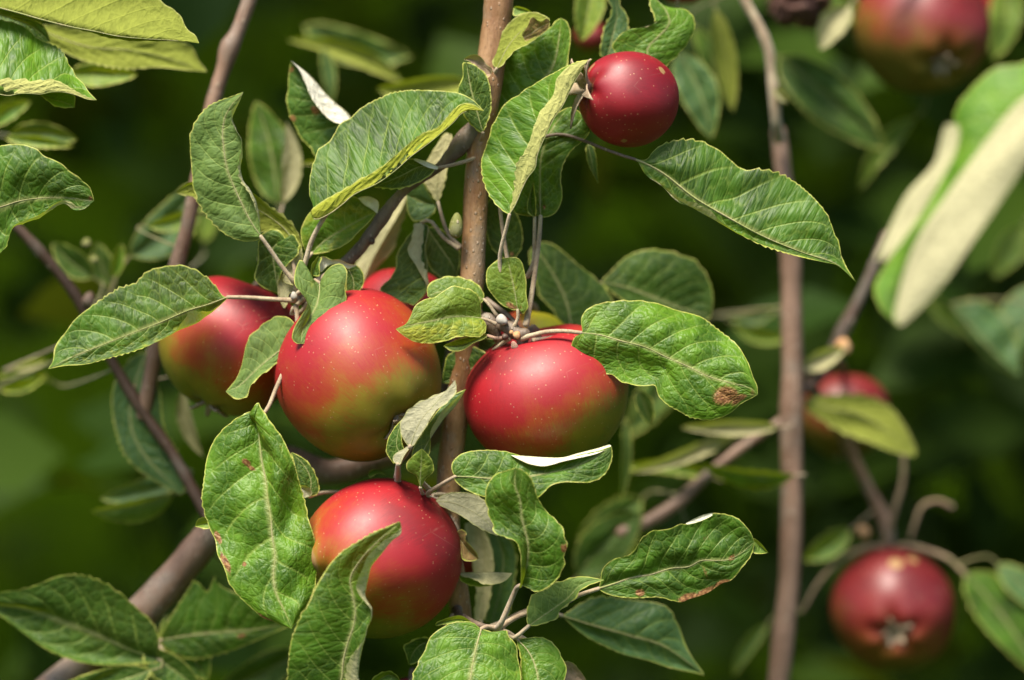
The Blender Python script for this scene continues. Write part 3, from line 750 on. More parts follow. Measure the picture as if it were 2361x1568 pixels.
# ------------------------------------------------------------------ leaves of the sharp branch
# cluster at the left node
leaf(mid, 'C5', [(1560, 502), (1420, 555), (1300, 590), (1100, 675), (900, 752), (700, 832), (500, 912), (330, 995)],
     [(1530, 495), (1480, 430), (1400, 355), (1280, 292), (1180, 285), (1020, 320), (960, 370), (935, 402), (820, 440), (660, 545), (560, 620), (500, 670), (440, 760), (380, 850), (365, 930), (330, 995)],
     [(1562, 505), (1440, 590), (1310, 600), (1250, 670), (1195, 738), (1050, 812), (900, 872), (740, 922), (600, 962), (460, 972), (330, 995)],
     bf=[(1562, 506), (1500, 560), (1400, 635), (1310, 690), (1195, 742), (1050, 800), (900, 850), (740, 900), (600, 945), (460, 960), (330, 995)], dbf=[0, -4, -2, 4, 6, 4, 2, 0], db=[6, 16, 16, 12, 12, 10, 6, 0],
     d=60, dt=-40, da=-26, mat='g', yel=0.10, puck=3.4, yb=0.18,
     spots=(), pet=[(1560, 502), (1700, 505), (1850, 515), (2020, 525)], dp=80, pr=5.6, label='long green leaf pointing left across the left apple')
leaf(mid, 'C2', [(690, 1345), (620, 1240), (560, 1120), (500, 990), (460, 880), (435, 720), (430, 620), (450, 520), (490, 450), (570, 355)],
     [(690, 1362), (600, 1382), (480, 1352), (380, 1280), (280, 1150), (240, 1050), (220, 950), (210, 800), (208, 680), (240, 580), (330, 460), (400, 420), (480, 390), (570, 355)],
     [(690, 1340), (680, 1250), (640, 1150), (600, 1050), (552, 960), (545, 880), (557, 760), (555, 680), (512, 600), (488, 540), (490, 490), (525, 430), (570, 358)],
     bf=[(692, 1340), (690, 1250), (662, 1140), (622, 1040), (566, 950), (552, 880), (562, 760), (562, 680), (525, 600), (500, 540), (515, 480), (545, 420), (572, 358)], dbf=[0, 0, 4, 6, 4, 0], db=[0, 12, 14, 16, 16, 0],
     d=50, dt=-20, da=-22, mat='f', yel=0.10, puck=3.2, pet=[(690, 1345), (760, 1445), (840, 1560), (920, 1660)], dp=80, pr=5.4, label='upright grey-green leaf with a twisted tip in the upper left of the cluster')
leaf(mid, 'C2', [(968, 1560), (890, 1340), (760, 1220), (500, 1080), (250, 1020), (105, 1050)],
     [(975, 1520), (962, 1370), (900, 1250), (760, 1140), (640, 1050), (450, 970), (220, 965), (105, 1050)],
     [(940, 1560), (860, 1430), (740, 1330), (600, 1300), (400, 1200), (250, 1090), (105, 1050)], d=110, dt=20, face=-1, mat='y', da=16, db=0, yel=0.2, puck=2,
     pet=[(968, 1560), (960, 1620), (925, 1670)], dp=85)
leaf(mid, 'C6', [(325, 330), (270, 300), (225, 330), (230, 430), (250, 540), (262, 640)],
     [(300, 240), (230, 200), (155, 232), (125, 300), (125, 420), (100, 540), (160, 600), (255, 640)],
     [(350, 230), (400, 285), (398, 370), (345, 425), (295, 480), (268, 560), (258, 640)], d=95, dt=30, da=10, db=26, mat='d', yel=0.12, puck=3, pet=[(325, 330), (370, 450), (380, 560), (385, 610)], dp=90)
leaf(mid, 'C6', [(395, 560), (340, 540), (360, 440), (420, 330)], [(385, 580), (300, 560), (320, 430), (400, 345), (422, 330)], [(400, 560), (400, 480), (430, 400), (425, 330)], d=100, face=-1, mat='b', da=6, db=6, pet=False)
leaf(mid, 'C6', [(385, 620), (300, 600), (285, 660), (300, 740)], [(370, 590), (270, 500), (262, 660), (300, 745)], [(390, 640), (340, 640), (330, 700), (305, 745)], d=112, face=-1, mat='b', da=4, db=8, pet=False)
leaf(mid, 'C2', [(1045, 1460), (1130, 1380), (1260, 1300), (1370, 1240), (1485, 1175)],
     [(1000, 1450), (965, 1350), (972, 1280), (1040, 1170), (1150, 1110), (1310, 1070), (1380, 1100), (1430, 1140), (1480, 1172)],
     [(1045, 1468), (1150, 1455), (1280, 1400), (1370, 1312), (1440, 1245), (1487, 1180)],
     d=110, dt=0, da=10, db=14, mat='b', yel=0.30, puck=3, pet=[(1045, 1460), (1000, 1510), (960, 1580), (925, 1660)], dp=85, tooth=1.5)
strip('C2', [(1360, 1085), (1420, 1100), (1470, 1150), (1490, 1190)], [(1365, 1080), (1440, 1075), (1500, 1110), (1502, 1150), (1492, 1190)], [(1362, 1090), (1400, 1130), (1450, 1160), (1488, 1190)], d=98, face=-1, mat='w', da=4, db=4)
# twisted leaf in front of the middle apple, its dark lobe and dry margin
leaf(mid, 'C6', [(548, 572), (545, 640), (520, 740), (470, 820), (430, 900), (420, 985)],
     [(550, 562), (590, 480), (650, 440), (700, 440), (735, 490), (722, 600), (730, 690), (690, 760), (600, 840), (520, 910), (480, 975), (420, 987)],
     [(545, 575), (500, 540), (450, 480), (418, 405), (375, 500), (370, 590), (415, 640), (465, 710), (430, 780), (375, 870), (355, 950), (385, 985), (420, 987)],
     d=45, dt=-60, da=[0, 8, 6, -6, -8, -4, 0], db=[0, -10, -18, 14, 20, 10, 0], mat='f', yel=0.12, puck=2.4, lumps=4, rib=2.6, tooth=1.5, pet=[(548, 572), (500, 545), (470, 590), (430, 620), (400, 640)], dp=85, label='twisted heart-shaped leaf hanging over the middle apple')
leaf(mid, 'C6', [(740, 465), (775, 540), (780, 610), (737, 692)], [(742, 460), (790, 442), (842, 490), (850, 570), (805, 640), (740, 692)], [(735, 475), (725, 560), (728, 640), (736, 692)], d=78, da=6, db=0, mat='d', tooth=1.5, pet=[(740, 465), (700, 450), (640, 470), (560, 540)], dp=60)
strip('C6', [(548, 480), (580, 400), (650, 415), (740, 440), (800, 448)], [(530, 495), (540, 400), (570, 385), (620, 410), (680, 408), (740, 435), (800, 446)], [(552, 500), (600, 455), (650, 440), (700, 452), (745, 470), (800, 450)], d=66, da=8, db=-4, mat='w', face=-1, eb=0.4, tooth=2, label='curled pale leaf margin with dry pink-brown rim')
leaf(mid, 'C6', [(500, 520), (510, 460), (545, 395)], [(492, 520), (490, 450), (540, 385)], [(545, 520), (545, 450), (560, 395)], d=60, mat='d', rib=0, pet=False)
leaf(mid, 'C5', [(2012, 800), (1930, 862), (1820, 950), (1720, 1040), (1640, 1112), (1552, 1150)],
     [(2016, 790), (2020, 680), (1960, 635), (1880, 640), (1780, 710), (1710, 780), (1680, 870), (1660, 960), (1620, 1060), (1550, 1150)],
     [(2015, 802), (1972, 870), (1920, 930), (1860, 990), (1770, 1060), (1720, 1120), (1690, 1180), (1650, 1200), (1600, 1190), (1552, 1152)],
     d=70, dt=20, da=[0, -6, -16, -14, -6, 0], db=[0, 4, 10, 16, 22, 8], mat='f', yel=0.08, puck=2.4, pet=[(2012, 800), (2030, 760), (2040, 640), (2030, 560)], dp=85)
# the broad leaf above the middle, folded along its midrib
leaf(mid, 'C2', [(1130, 1195), (1045, 1215), (1070, 1232), (1160, 1195), (1250, 1130), (1330, 1062), (1500, 980), (1620, 892), (1720, 802), (1850, 705), (1930, 640), (2020, 560), (2065, 508), (2120, 485), (2225, 487)],
     [(1120, 1180), (1060, 1130), (1030, 1020), (1040, 900), (1060, 830), (1100, 740), (1170, 690), (1230, 580), (1310, 530), (1360, 480), (1420, 440), (1500, 400), (1600, 360), (1700, 345), (1860, 345), (1970, 350), (2070, 370), (2150, 410), (2225, 487)],
     [(1120, 1185), (1040, 1172), (1110, 1110), (1200, 1060), (1290, 1010), (1370, 960), (1480, 900), (1560, 840), (1640, 770), (1720, 700), (1800, 640), (1900, 600), (1960, 540), (2010, 480), (2080, 435), (2150, 440), (2225, 487)],
     d=10, dt=0, da=[-6, -44, -82, -90, -76, -44, 0], db=[0, -3, -5, -5, -4, -3, 0], mat='h', yel=0.04, yb=0.10, puck=4.2, camber=-0.05, tooth=4, nv=10, bow=20,
     pet=[(1150, 1185), (1100, 1262), (1040, 1380), (985, 1560), (940, 1640)], dp=80, pr=6.2, label='broad dark leaf folded along its midrib to show its underside, coloured yellow-green as if lit through')
leaf(mid, 'C2', [(1330, 800), (1322, 640), (1308, 532), (1200, 430), (1120, 350), (1070, 290), (1000, 220), (898, 142)],
     [(1320, 840), (1200, 830), (1065, 800), (1040, 750), (960, 670), (930, 600), (890, 520), (875, 430), (880, 250), (898, 142)],
     [(1330, 800), (1290, 640), (1250, 580), (1180, 545), (1100, 480), (1030, 400), (990, 300), (950, 200), (898, 142)],
     d=235, dt=-20, da=-24, db=56, camber=0.02, mat='w', puck=2.5, spots=((0.55, -0.42, 0.05, 0.1, 1.0), (0.6, -0.95, 0.03, 0.08, 1.0), (0.93, -0.7, 0.03, 0.4, 0.8)), pet=[(1330, 800), (1420, 900), (1500, 1000)], dp=130, label='dark leaf with a bright white folded back near the top of the cluster')
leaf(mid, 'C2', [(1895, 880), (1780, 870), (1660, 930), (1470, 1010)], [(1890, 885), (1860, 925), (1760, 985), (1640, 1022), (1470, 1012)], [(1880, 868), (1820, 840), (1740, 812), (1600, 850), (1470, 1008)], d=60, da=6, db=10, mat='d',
     pet=[(1895, 880), (1990, 862), (2100, 832), (2215, 792), (2280, 780)], dp=118, pr=5, pmat=PETIOLE)
strip('C2', [(1740, 822), (1800, 850), (1860, 872), (1905, 885)], [(1740, 815), (1820, 830), (1870, 850), (1912, 875)], [(1745, 825), (1820, 868), (1870, 885), (1905, 890)], d=44, face=-1, mat='w', da=2, db=2)
leaf(mid, 'C2', [(1908, 1110), (1900, 1000), (1925, 860), (1985, 650)], [(1900, 1108), (1840, 1020), (1790, 930), (1850, 800), (1960, 640), (1985, 640)], [(1915, 1100), (1960, 960), (1975, 870), (2008, 760), (2000, 640)], d=200, face=-1, mat='b', da=-6, db=4,
     pet=[(1908, 1110), (1925, 1180), (1960, 1290), (1985, 1340), (2060, 1420)], dp=150, pr=4.6)
leaf(mid, 'C2', [(1890, 1130), (1830, 1120), (1770, 1100), (1690, 1060)], [(1890, 1170), (1830, 1230), (1740, 1242), (1700, 1180), (1690, 1070)], [(1880, 1110), (1830, 1020), (1790, 960), (1700, 1000), (1690, 1060)], d=215, mat='t', pet=False)
leaf(mid, 'C6', [(830, 600), (900, 430), (1010, 230), (1110, 60), (1180, -120)], [(800, 560), (790, 440), (880, 310), (960, 200), (1050, 60), (1130, -100)], [(860, 590), (930, 480), (1060, 310), (1105, 200), (1150, 60), (1190, -110)], d=330, face=-1, mat='b', da=-30, db=-30, puck=1,
     pet=[(830, 600), (800, 660), (700, 700)], dp=200, label='rolled pale green leaf back behind the slanting shoot')
leaf(mid, 'C6', [(1240, 158), (1290, 180), (1282, 260), (1270, 330), (1285, 430), (1287, 520), (1295, 590), (1262, 660), (1195, 722)],
     [(1195, 200), (1120, 300), (1075, 380), (1070, 460), (1030, 540), (965, 600), (985, 650), (1080, 692), (1195, 722)],
     [(1200, 162), (1187, 240), (1155, 350), (1190, 420), (1240, 510), (1275, 570), (1265, 640), (1195, 722)], d=175, dt=-30, da=-6, db=16, mat='d', yel=0.1, pet=[(1240, 158), (1300, 140), (1400, 260), (1500, 330)], dp=135)
leaf(mid, 'C6', [(1290, 200), (1380, 330), (1450, 430), (1492, 525)], [(1280, 220), (1272, 380), (1320, 480), (1400, 542), (1490, 527)], [(1300, 185), (1380, 198), (1450, 265), (1505, 350), (1512, 400), (1492, 527)], d=210, mat='d', da=4, db=12, pet=False)
leaf(mid, 'C6', [(1840, 405), (1820, 300), (1800, 180), (1770, 0)], [(1800, 395), (1730, 330), (1690, 220), (1678, 100), (1700, 10), (1770, -20)], [(1880, 405), (1935, 320), (1938, 200), (1905, 100), (1800, -20)], d=190, mat='d', yel=0.14, spots=((0.12, 0.5, 0.05, 0.3, 0.8),), pet=[(1840, 405), (1850, 500), (1830, 650)], dp=110)
# cluster at the spur
leaf(mid, 'C6', [(1672, 680), (1550, 640), (1400, 625), (1288, 660)], [(1676, 650), (1640, 588), (1580, 550), (1480, 525), (1400, 530), (1320, 560), (1284, 600), (1288, 660)], [(1665, 700), (1500, 730), (1350, 710), (1288, 662)], d=70, dt=-10, da=-18, db=4, mat='y', yel=0.14, pet=[(1672, 680), (1710, 720), (1760, 790)], dp=70, pr=4)
leaf(mid, 'C6', [(1660, 812), (1560, 800), (1450, 802), (1340, 825), (1200, 852), (1068, 885)],
     [(1656, 800), (1652, 720), (1640, 670), (1590, 620), (1510, 600), (1468, 588), (1420, 610), (1360, 650), (1335, 668), (1270, 680), (1200, 730), (1170, 800), (1140, 850), (1070, 885)],
     [(1662, 816), (1686, 850), (1680, 910), (1640, 945), (1540, 940), (1480, 945), (1400, 970), (1250, 982), (1150, 950), (1070, 888)],
     d=30, dt=-85, da=-14, db=6, mat='y', yel=0.10, yb=0.42, puck=2.8, tooth=3.4, eb=0.25, pet=[(1660, 812), (1710, 830), (1752, 850)], dp=40, pr=4.4, label='short leaf with a yellowing lower half over the middle apple')
leaf(mid, 'C6', [(1700, 930), (1610, 965), (1500, 1000), (1398, 1000)], [(1690, 920), (1600, 930), (1480, 960), (1398, 1000)], [(1690, 945), (1600, 985), (1530, 1030), (1450, 1036), (1398, 1002)], d=75, mat='d', pet=[(1700, 930), (1760, 950), (1830, 940)], dp=50, pr=4.6, pmat=PETIOLE_RED)
leaf(mid, 'C6', [(1905, 752), (1890, 650), (1870, 550), (1852, 470), (1835, 398)],
     [(1890, 757), (1800, 722), (1740, 660), (1700, 600), (1688, 530), (1700, 470), (1740, 430), (1790, 400), (1835, 396)],
     [(1910, 742), (1940, 782), (1976, 740), (1965, 650), (1966, 560), (1950, 480), (1925, 410), (1880, 392), (1835, 396)], d=40, dt=-10, da=-4, db=-4, mat='y', yel=0.22, puck=2, tooth=3,
     spots=((0.12, -0.62, 0.10, 0.30, 1.1), (0.05, -0.2, 0.06, 0.3, 0.8), (0.15, 0.5, 0.05, 0.2, 0.6)), pet=[(1905, 752), (1908, 810), (1880, 868)], dp=52, pr=4.4, label='small upright leaf with a brown burnt patch at its base')
leaf(mid, 'C6', [(1705, 1062), (1600, 1150), (1480, 1212), (1385, 1256)], [(1690, 1050), (1600, 1008), (1500, 1030), (1430, 1060), (1400, 1150), (1385, 1252)], [(1712, 1070), (1692, 1130), (1620, 1200), (1560, 1240), (1470, 1262), (1387, 1257)], d=110, dt=40, mat='d', da=0, db=6, pet=[(1705, 1062), (1780, 1000), (1850, 950)], dp=60)
leaf(mid, 'C6', [(1840, 960), (1740, 1010), (1640, 1050), (1560, 1090)], [(1830, 950), (1740, 950), (1640, 960), (1560, 1085)], [(1850, 980), (1790, 1080), (1700, 1120), (1570, 1095)], d=150, mat='d', da=0, db=0, pet=False)
leaf(mid, 'C3', [(478, 1470), (520, 1400), (562, 1300), (602, 1220), (655, 1150), (664, 1080), (702, 980), (740, 900), (790, 800), (840, 730), (880, 650), (920, 570), (970, 490), (1047, 405)],
     [(470, 1470), (400, 1420), (330, 1330), (290, 1220), (285, 1100), (310, 1030), (350, 920), (380, 830), (440, 730), (490, 690), (560, 630), (640, 580), (720, 530), (800, 490), (860, 458), (940, 425), (1047, 405)],
     [(476, 1462), (500, 1350), (518, 1200), (530, 1120), (578, 1050), (620, 960), (648, 860), (678, 790), (718, 720), (778, 650), (800, 570), (820, 510), (870, 468), (940, 432), (1047, 405)],
     d=-20, dt=-10, da=[0, -60, -100, -100, -70, -34, 0], db=[0, -4, -8, -8, -8, -5, 0], mat='i', yel=0.12, puck=4.0, camber=-0.03, bow=16, nv=9,
     pet=[(478, 1470), (455, 1565), (425, 1680), (410, 1780), (440, 1980), (560, 2140)], dp=58, pr=5.2, label='bright leaf with its felted back folded forward beside the crimson apple')
leaf(mid, 'C3', [(430, 1080), (560, 800), (680, 600), (780, 450), (822, 230), (832, 125)],
     [(320, 1060), (298, 950), (306, 800), (322, 700), (340, 600), (370, 500), (410, 430), (470, 380), (540, 310), (620, 270), (700, 220), (760, 190), (795, 145), (832, 123)],
     [(440, 1080), (650, 900), (800, 650), (872, 450), (888, 350), (897, 230), (872, 150), (834, 123)], d=140, dt=-10, da=-24, db=6, mat='b', yel=0.10, puck=3.6, nv=9,
     pet=[(430, 1080), (400, 1200), (420, 1500), (500, 2000)], dp=80)
leaf(mid, 'C3', [(690, 1482), (686, 1300), (700, 1050), (770, 880), (880, 740)],
     [(700, 1492), (780, 1472), (830, 1400), (842, 1330), (832, 1220), (850, 1130), (900, 1040), (980, 970), (1022, 920), (1032, 860), (990, 795), (900, 735)],
     [(680, 1482), (600, 1482), (510, 1452), (540, 1300), (600, 1100), (700, 900), (800, 780), (880, 735)], d=95, dt=10, da=6, db=-16, mat='g', yel=0.10, puck=3.8, tooth=2, spots=((0.1, -0.3, 0.03, 0.12, 0.9),), rib=2.0,
     pet=[(690, 1482), (680, 1640), (655, 1840), (625, 2050), (590, 2230)], dp=56, pr=6.2, label='broad leaf standing on a long straight stalk left of the crimson apple')
leaf(mid, 'C3', [(650, 1500), (630, 1450), (620, 1380), (640, 1250)], [(640, 1490), (600, 1450), (610, 1350), (640, 1250)], [(655, 1490), (660, 1450), (655, 1350), (642, 1250)], d=90, mat='d', pet=[(650, 1490), (648, 1640), (640, 1800), (600, 1900)], dp=110, pr=5)
leaf(mid, 'C7', [(970, 747), (1100, 762), (1240, 802), (1400, 842), (1550, 912), (1700, 977), (1850, 1050), (2000, 1092), (2120, 1122), (2180, 1168)],
     [(976, 737), (968, 650), (1000, 590), (1080, 545), (1200, 525), (1350, 522), (1500, 540), (1620, 575), (1720, 595), (1800, 620), (1870, 670), (1930, 720), (1990, 770), (2050, 830), (2090, 900), (2120, 960), (2150, 1050), (2176, 1110), (2182, 1168)],
     [(976, 750), (930, 770), (900, 840), (920, 900), (980, 960), (1080, 1000), (1180, 1035), (1260, 1085), (1390, 1112), (1475, 1110), (1500, 1180), (1560, 1240), (1650, 1290), (1740, 1332), (1880, 1342), (1990, 1300), (2060, 1240), (2120, 1207), (2182, 1170)],
     d=10, dt=-20, da=[0, -14, -36, -44, -34, -16, 0], db=[0, 2, 6, 2, -8, -6, 0], mat='b', yel=0.05, yb=0.10, puck=6.5, lumps=6, camber=0.07, tooth=3.6, nv=7.5,
     spots=((0.83, 0.38, 0.07, 0.30, 1.1), (0.90, 0.62, 0.05, 0.25, 1.0), (0.97, 0.3, 0.03, 0.8, 0.55)), pet=[(970, 747), (850, 735), (720, 742), (630, 765), (560, 785)], dp=50, pr=5.8, label='large puckered leaf with a rusty patch near its tip over the right apple')
leaf(mid, 'C7', [(905, 725), (872, 560), (800, 390), (705, 235), (640, 150)], [(890, 740), (820, 702), (780, 600), (690, 500), (640, 320), (610, 210), (640, 148)], [(920, 722), (1050, 660), (1180, 540), (1120, 420), (950, 280), (860, 200), (780, 140), (700, 120), (640, 148)],
     d=385, dt=30, da=8, db=-10, mat='d', rib=2.4, yel=0.06, pet=[(905, 725), (850, 760), (640, 800)], dp=70)
leaf(mid, 'C7', [(1110, 402), (1260, 430), (1450, 500), (1650, 580), (1860, 630)], [(1110, 392), (1180, 320), (1260, 240), (1340, 195), (1440, 175), (1550, 185), (1680, 220), (1770, 270), (1830, 350), (1862, 430), (1872, 520), (1862, 630)],
     [(1120, 420), (1250, 520), (1400, 620), (1600, 700), (1780, 700), (1862, 632)], d=430, dt=40, da=-10, db=10, mat='d', yel=0.12, pet=[(1110, 402), (1050, 430), (900, 600), (780, 720)], dp=450, pr=3.5)
# single long leaf at the right
leaf(mid, 'D', [(1466, 368), (1490, 378), (1530, 400), (1600, 455), (1680, 502), (1760, 545), (1850, 582), (1930, 610), (1974, 650)],
     [(1490, 368), (1510, 345), (1540, 328), (1585, 320), (1620, 325), (1660, 345), (1690, 370), (1710, 388), (1760, 390), (1810, 405), (1860, 440), (1890, 470), (1910, 500), (1925, 540), (1935, 570), (1945, 605), (1974, 651)],
     [(1470, 372), (1490, 402), (1527, 428), (1562, 455), (1606, 470), (1636, 485), (1658, 510), (1695, 537), (1742, 560), (1803, 580), (1853, 594), (1904, 606), (1930, 612), (1974, 651)],
     bf=[(1470, 372), (1488, 404), (1525, 432), (1556, 464), (1598, 482), (1634, 500), (1658, 515), (1695, 535), (1742, 556), (1803, 576), (1853, 590), (1900, 604), (1930, 612), (1974, 651)], dbf=[0, -2, 0, 2, 2, 0], db=[0, 6, 12, 8, 6, 0],
     d=30, dt=-20, da=[0, -16, -30, -34, -24, 0], mat='g', yel=0.06, yb=0.22, puck=4.6, lumps=4, nv=8, rib=2.6, pet=[(1466, 368), (1436, 359), (1384, 340), (1350, 326), (1290, 310), (1200, 330), (1110, 345)], dp=118, pr=4.6, pmat=BARK_GREY,
     label='long wavy leaf reaching right below the crimson apple')
# leaves round the top of the branch
leaf(mid, 'C3', [(390, 470), (480, 300), (600, 180), (752, 130)], [(365, 450), (370, 370), (400, 280), (450, 190), (520, 120), (600, 85), (680, 90), (752, 128)], [(420, 455), (520, 340), (600, 300), (700, 230), (754, 140)], d=85, dt=10, da=-10, db=20, face=-1, mat='y', yel=0.0, pet=[(390, 470), (360, 520), (300, 560)], dp=120)
leaf(mid, 'C3', [(575, 260), (640, 220), (700, 180), (752, 150)], [(560, 240), (600, 170), (632, 112), (690, 150), (735, 118), (755, 150)], [(580, 285), (640, 265), (700, 235), (740, 205), (756, 155)], d=62, dt=0, da=10, db=-4, mat='x', lumps=7, puck=5, rib=1.5, tooth=4, pet=False, label='crumpled dry brown leaf beside the top of the stem')
leaf(mid, 'C3', [(295, 910), (250, 750), (210, 600), (180, 430)], [(290, 915), (230, 872), (170, 800), (128, 700), (120, 610), (152, 540), (160, 430)], [(300, 900), (345, 780), (350, 640), (320, 520), (230, 440)], d=62, dt=-10, da=-6, db=8, mat='d', pet=[(295, 910), (280, 960), (240, 980)], dp=120)
strip('C3', [(350, 510), (300, 470), (250, 420), (165, 405)], [(360, 480), (320, 440), (262, 378), (200, 380), (160, 410)], [(340, 525), (290, 545), (240, 500), (215, 430), (165, 410)], d=72, face=-1, mat='x', lumps=6, puck=4, tooth=4, wav=6, label='curled grey-brown dead leaf tip against the stem')
leaf(mid, 'C3', [(1440, 440), (1425, 330), (1500, 250), (1575, 160), (1550, 70), (1450, -40)], [(1500, 470), (1535, 462), (1620, 390), (1700, 290), (1744, 190), (1738, 125), (1690, 75), (1560, 52), (1500, 20), (1450, -40)],
     [(1400, 420), (1250, 380), (1182, 332), (1230, 245), (1290, 202), (1420, 183), (1468, 160), (1470, 110), (1442, 50), (1440, -40)], d=150, dt=20, da=-22, db=14, mat='b', yel=0.14, puck=3, pet=[(1440, 440), (1420, 600), (1300, 800)], dp=200)
leaf(mid, 'C3', [(1150, 400), (1185, 250), (1215, 100), (1200, -30)], [(1100, 380), (1108, 270), (1130, 180), (1170, 100), (1178, 50), (1150, -20)], [(1240, 400), (1292, 180), (1282, 100), (1240, 40), (1230, -20)], d=230, da=10, db=4, mat='t', pet=False, rib=1.5)
leaf(mid, 'C3', [(1015, 985), (1040, 1100), (1085, 1262)], [(1000, 1010), (1015, 1120), (1085, 1262)], [(1050, 1000), (1075, 1100), (1088, 1262)], d=160, mat='t', pet=False)
leaf(mid, 'C3', [(505, 50), (560, 60), (640, 90)], [(510, 45), (570, 50), (640, 88)], [(505, 110), (580, 90), (642, 95)], d=120, mat='y', pet=False, rib=0)

# lower leaves
leaf(mid, 'C10', [(538, 132), (545, 250), (562, 420), (590, 560), (602, 680), (622, 800), (632, 930), (652, 1080), (640, 1200), (660, 1330), (718, 1450), (765, 1570)],
     [(530, 75), (450, 92), (350, 152), (270, 222), (220, 292), (180, 400), (160, 560), (148, 680), (170, 790), (200, 880), (240, 960), (260, 1060), (310, 1150), (340, 1250), (400, 1340), (480, 1420), (560, 1490), (640, 1522), (700, 1550), (765, 1572)],
     [(534, 100), (524, 30), (545, 18), (590, 90), (640, 170), (700, 250), (740, 330), (780, 420), (810, 530), (840, 630), (862, 720), (880, 830), (920, 960), (942, 1080), (942, 1200), (922, 1300), (875, 1400), (825, 1480), (767, 1572)],
     d=0, dt=-90, da=[0, -8, -14, -22, -20, -10, 0], db=[0, 16, 10, -14, -22, -12, 0], mat='b', yel=0.05, yb=0.08, puck=7, lumps=6, camber=0.05, nv=6.5, tooth=3.4, rib=2.0,
     spots=((0.24, -0.32, 0.016, 0.09, 1.2), (0.255, -0.22, 0.010, 0.08, 1.2), (0.15, -0.2, 0.03, 0.05, 0.7), (0.66, -0.92, 0.05, 0.07, 1.1), (0.56, -0.93, 0.03, 0.05, 1.1), (0.63, -0.55, 0.014, 0.04, 1.1), (0.67, -0.60, 0.012, 0.04, 1.1), (0.9, -0.95, 0.05, 0.06, 0.9), (0.38, 0.75, 0.06, 0.2, 0.42)),
     pet=[(538, 132), (600, 60), (660, -80), (740, -260), (795, -400), (800, -480)], dp=85, pr=5.6, label='big deeply wrinkled leaf with rust spots hanging left of the lowest apple')
leaf(mid, 'C13', [(700, 1900), (780, 1700), (846, 1560), (862, 1400), (900, 1250), (945, 1120), (962, 1000), (940, 860), (920, 720), (1010, 560), (1150, 410), (1250, 325), (1338, 252)],
     [(420, 1850), (390, 1700), (390, 1570), (395, 1420), (410, 1300), (430, 1200), (460, 1130), (490, 1060), (530, 980), (590, 900), (620, 830), (660, 750), (700, 680), (750, 600), (800, 540), (870, 480), (950, 430), (1050, 370), (1150, 320), (1250, 280), (1332, 246)],
     [(860, 1850), (885, 1620), (882, 1500), (900, 1420), (945, 1345), (1010, 1262), (1042, 1200), (1060, 1120), (1096, 1050), (1100, 970), (1060, 920), (1010, 862), (984, 800), (1000, 720), (1030, 640), (1062, 550), (1130, 470), (1200, 410), (1290, 352), (1342, 300)],
     bf=[(900, 1850), (990, 1640), (975, 1540), (990, 1400), (1005, 1330), (1020, 1262), (1046, 1195), (1066, 1120), (1100, 1050), (1103, 970), (1070, 918), (1042, 850), (1066, 730), (1086, 630), (1146, 545), (1206, 474), (1268, 404), (1342, 346), (1346, 300)],
     dbf=[0, 0, 6, 12, 4, -6, 2, 0], db=[0, 16, 18, 16, 14, 18, 10, 0], d=-120, dt=-55, da=[0, 10, 22, 16, 4, 0, 0], mat='g', yel=0.02, puck=3.0, camber=0.03, lumps=4, nv=10, rib=2.4, pet=[(700, 1900), (720, 2050), (900, 2100), (1200, 1800), (1700, 1300)], dp=150, label='near curling leaf crossing the lowest apple')
leaf(mid, 'C11', [(832, 1215), (800, 1330), (775, 1450), (755, 1565), (740, 1750)], [(820, 1208), (780, 1170), (700, 1165), (620, 1175), (540, 1220), (480, 1270), (450, 1350), (410, 1430), (380, 1500), (358, 1565), (420, 1700), (740, 1755)],
     [(842, 1215), (900, 1235), (1010, 1230), (1022, 1270), (1070, 1320), (1082, 1400), (1100, 1490), (1106, 1565), (1000, 1700), (742, 1755)], d=-40, dt=-70, da=[0, -16, -20, -6, 0], db=[0, -14, -20, -8, 0], mat='b', yel=0.08, yb=0.1, puck=4, rib=3.0, nv=7,
     spots=((0.07, 0.10, 0.02, 0.08, 0.9),), pet=[(832, 1215), (870, 1200), (930, 1210)], dp=-6, pr=6, label='broad bright leaf with a white midrib at the bottom border')
leaf(mid, 'C11', [(1088, 1295), (1150, 1362), (1200, 1462), (1222, 1565), (1235, 1720)], [(1078, 1300), (1100, 1400), (1105, 1500), (1110, 1565), (1150, 1700), (1235, 1725)], [(1095, 1285), (1160, 1275), (1260, 1276), (1340, 1330), (1380, 1400), (1417, 1490), (1402, 1565), (1340, 1700), (1237, 1725)], d=-10, dt=-40, da=-6, db=-14, mat='b', yel=0.16, rib=2.2, pet=[(1088, 1295), (1040, 1250), (960, 1215)], dp=-6, pr=5)
leaf(mid, 'C11', [(1380, 1460), (1440, 1500), (1500, 1550), (1560, 1620)], [(1370, 1480), (1380, 1560), (1450, 1650), (1560, 1625)], [(1390, 1445), (1450, 1440), (1500, 1490), (1550, 1560), (1565, 1620)], d=40, mat='x', face=-1, pet=[(1380, 1460), (1250, 1350), (1100, 1270)], dp=20)
leaf(mid, 'C11', [(60, 1640), (130, 1570), (200, 1530), (275, 1570)], [(60, 1590), (130, 1520), (200, 1502), (250, 1530), (277, 1570)], [(70, 1660), (160, 1620), (230, 1590), (277, 1575)], d=20, mat='g', pet=[(60, 1640), (200, 1800), (600, 1500)], dp=60)
leaf(mid, 'C11', [(490, 1300), (420, 1320), (370, 1370), (335, 1455)], [(470, 1275), (400, 1275), (340, 1305), (300, 1330), (320, 1400), (333, 1460)], [(500, 1330), (460, 1400), (400, 1440), (340, 1460)], d=110, mat='d', eb=0.6, lumps=5, pet=[(490, 1300), (560, 1230), (640, 1120)], dp=130)
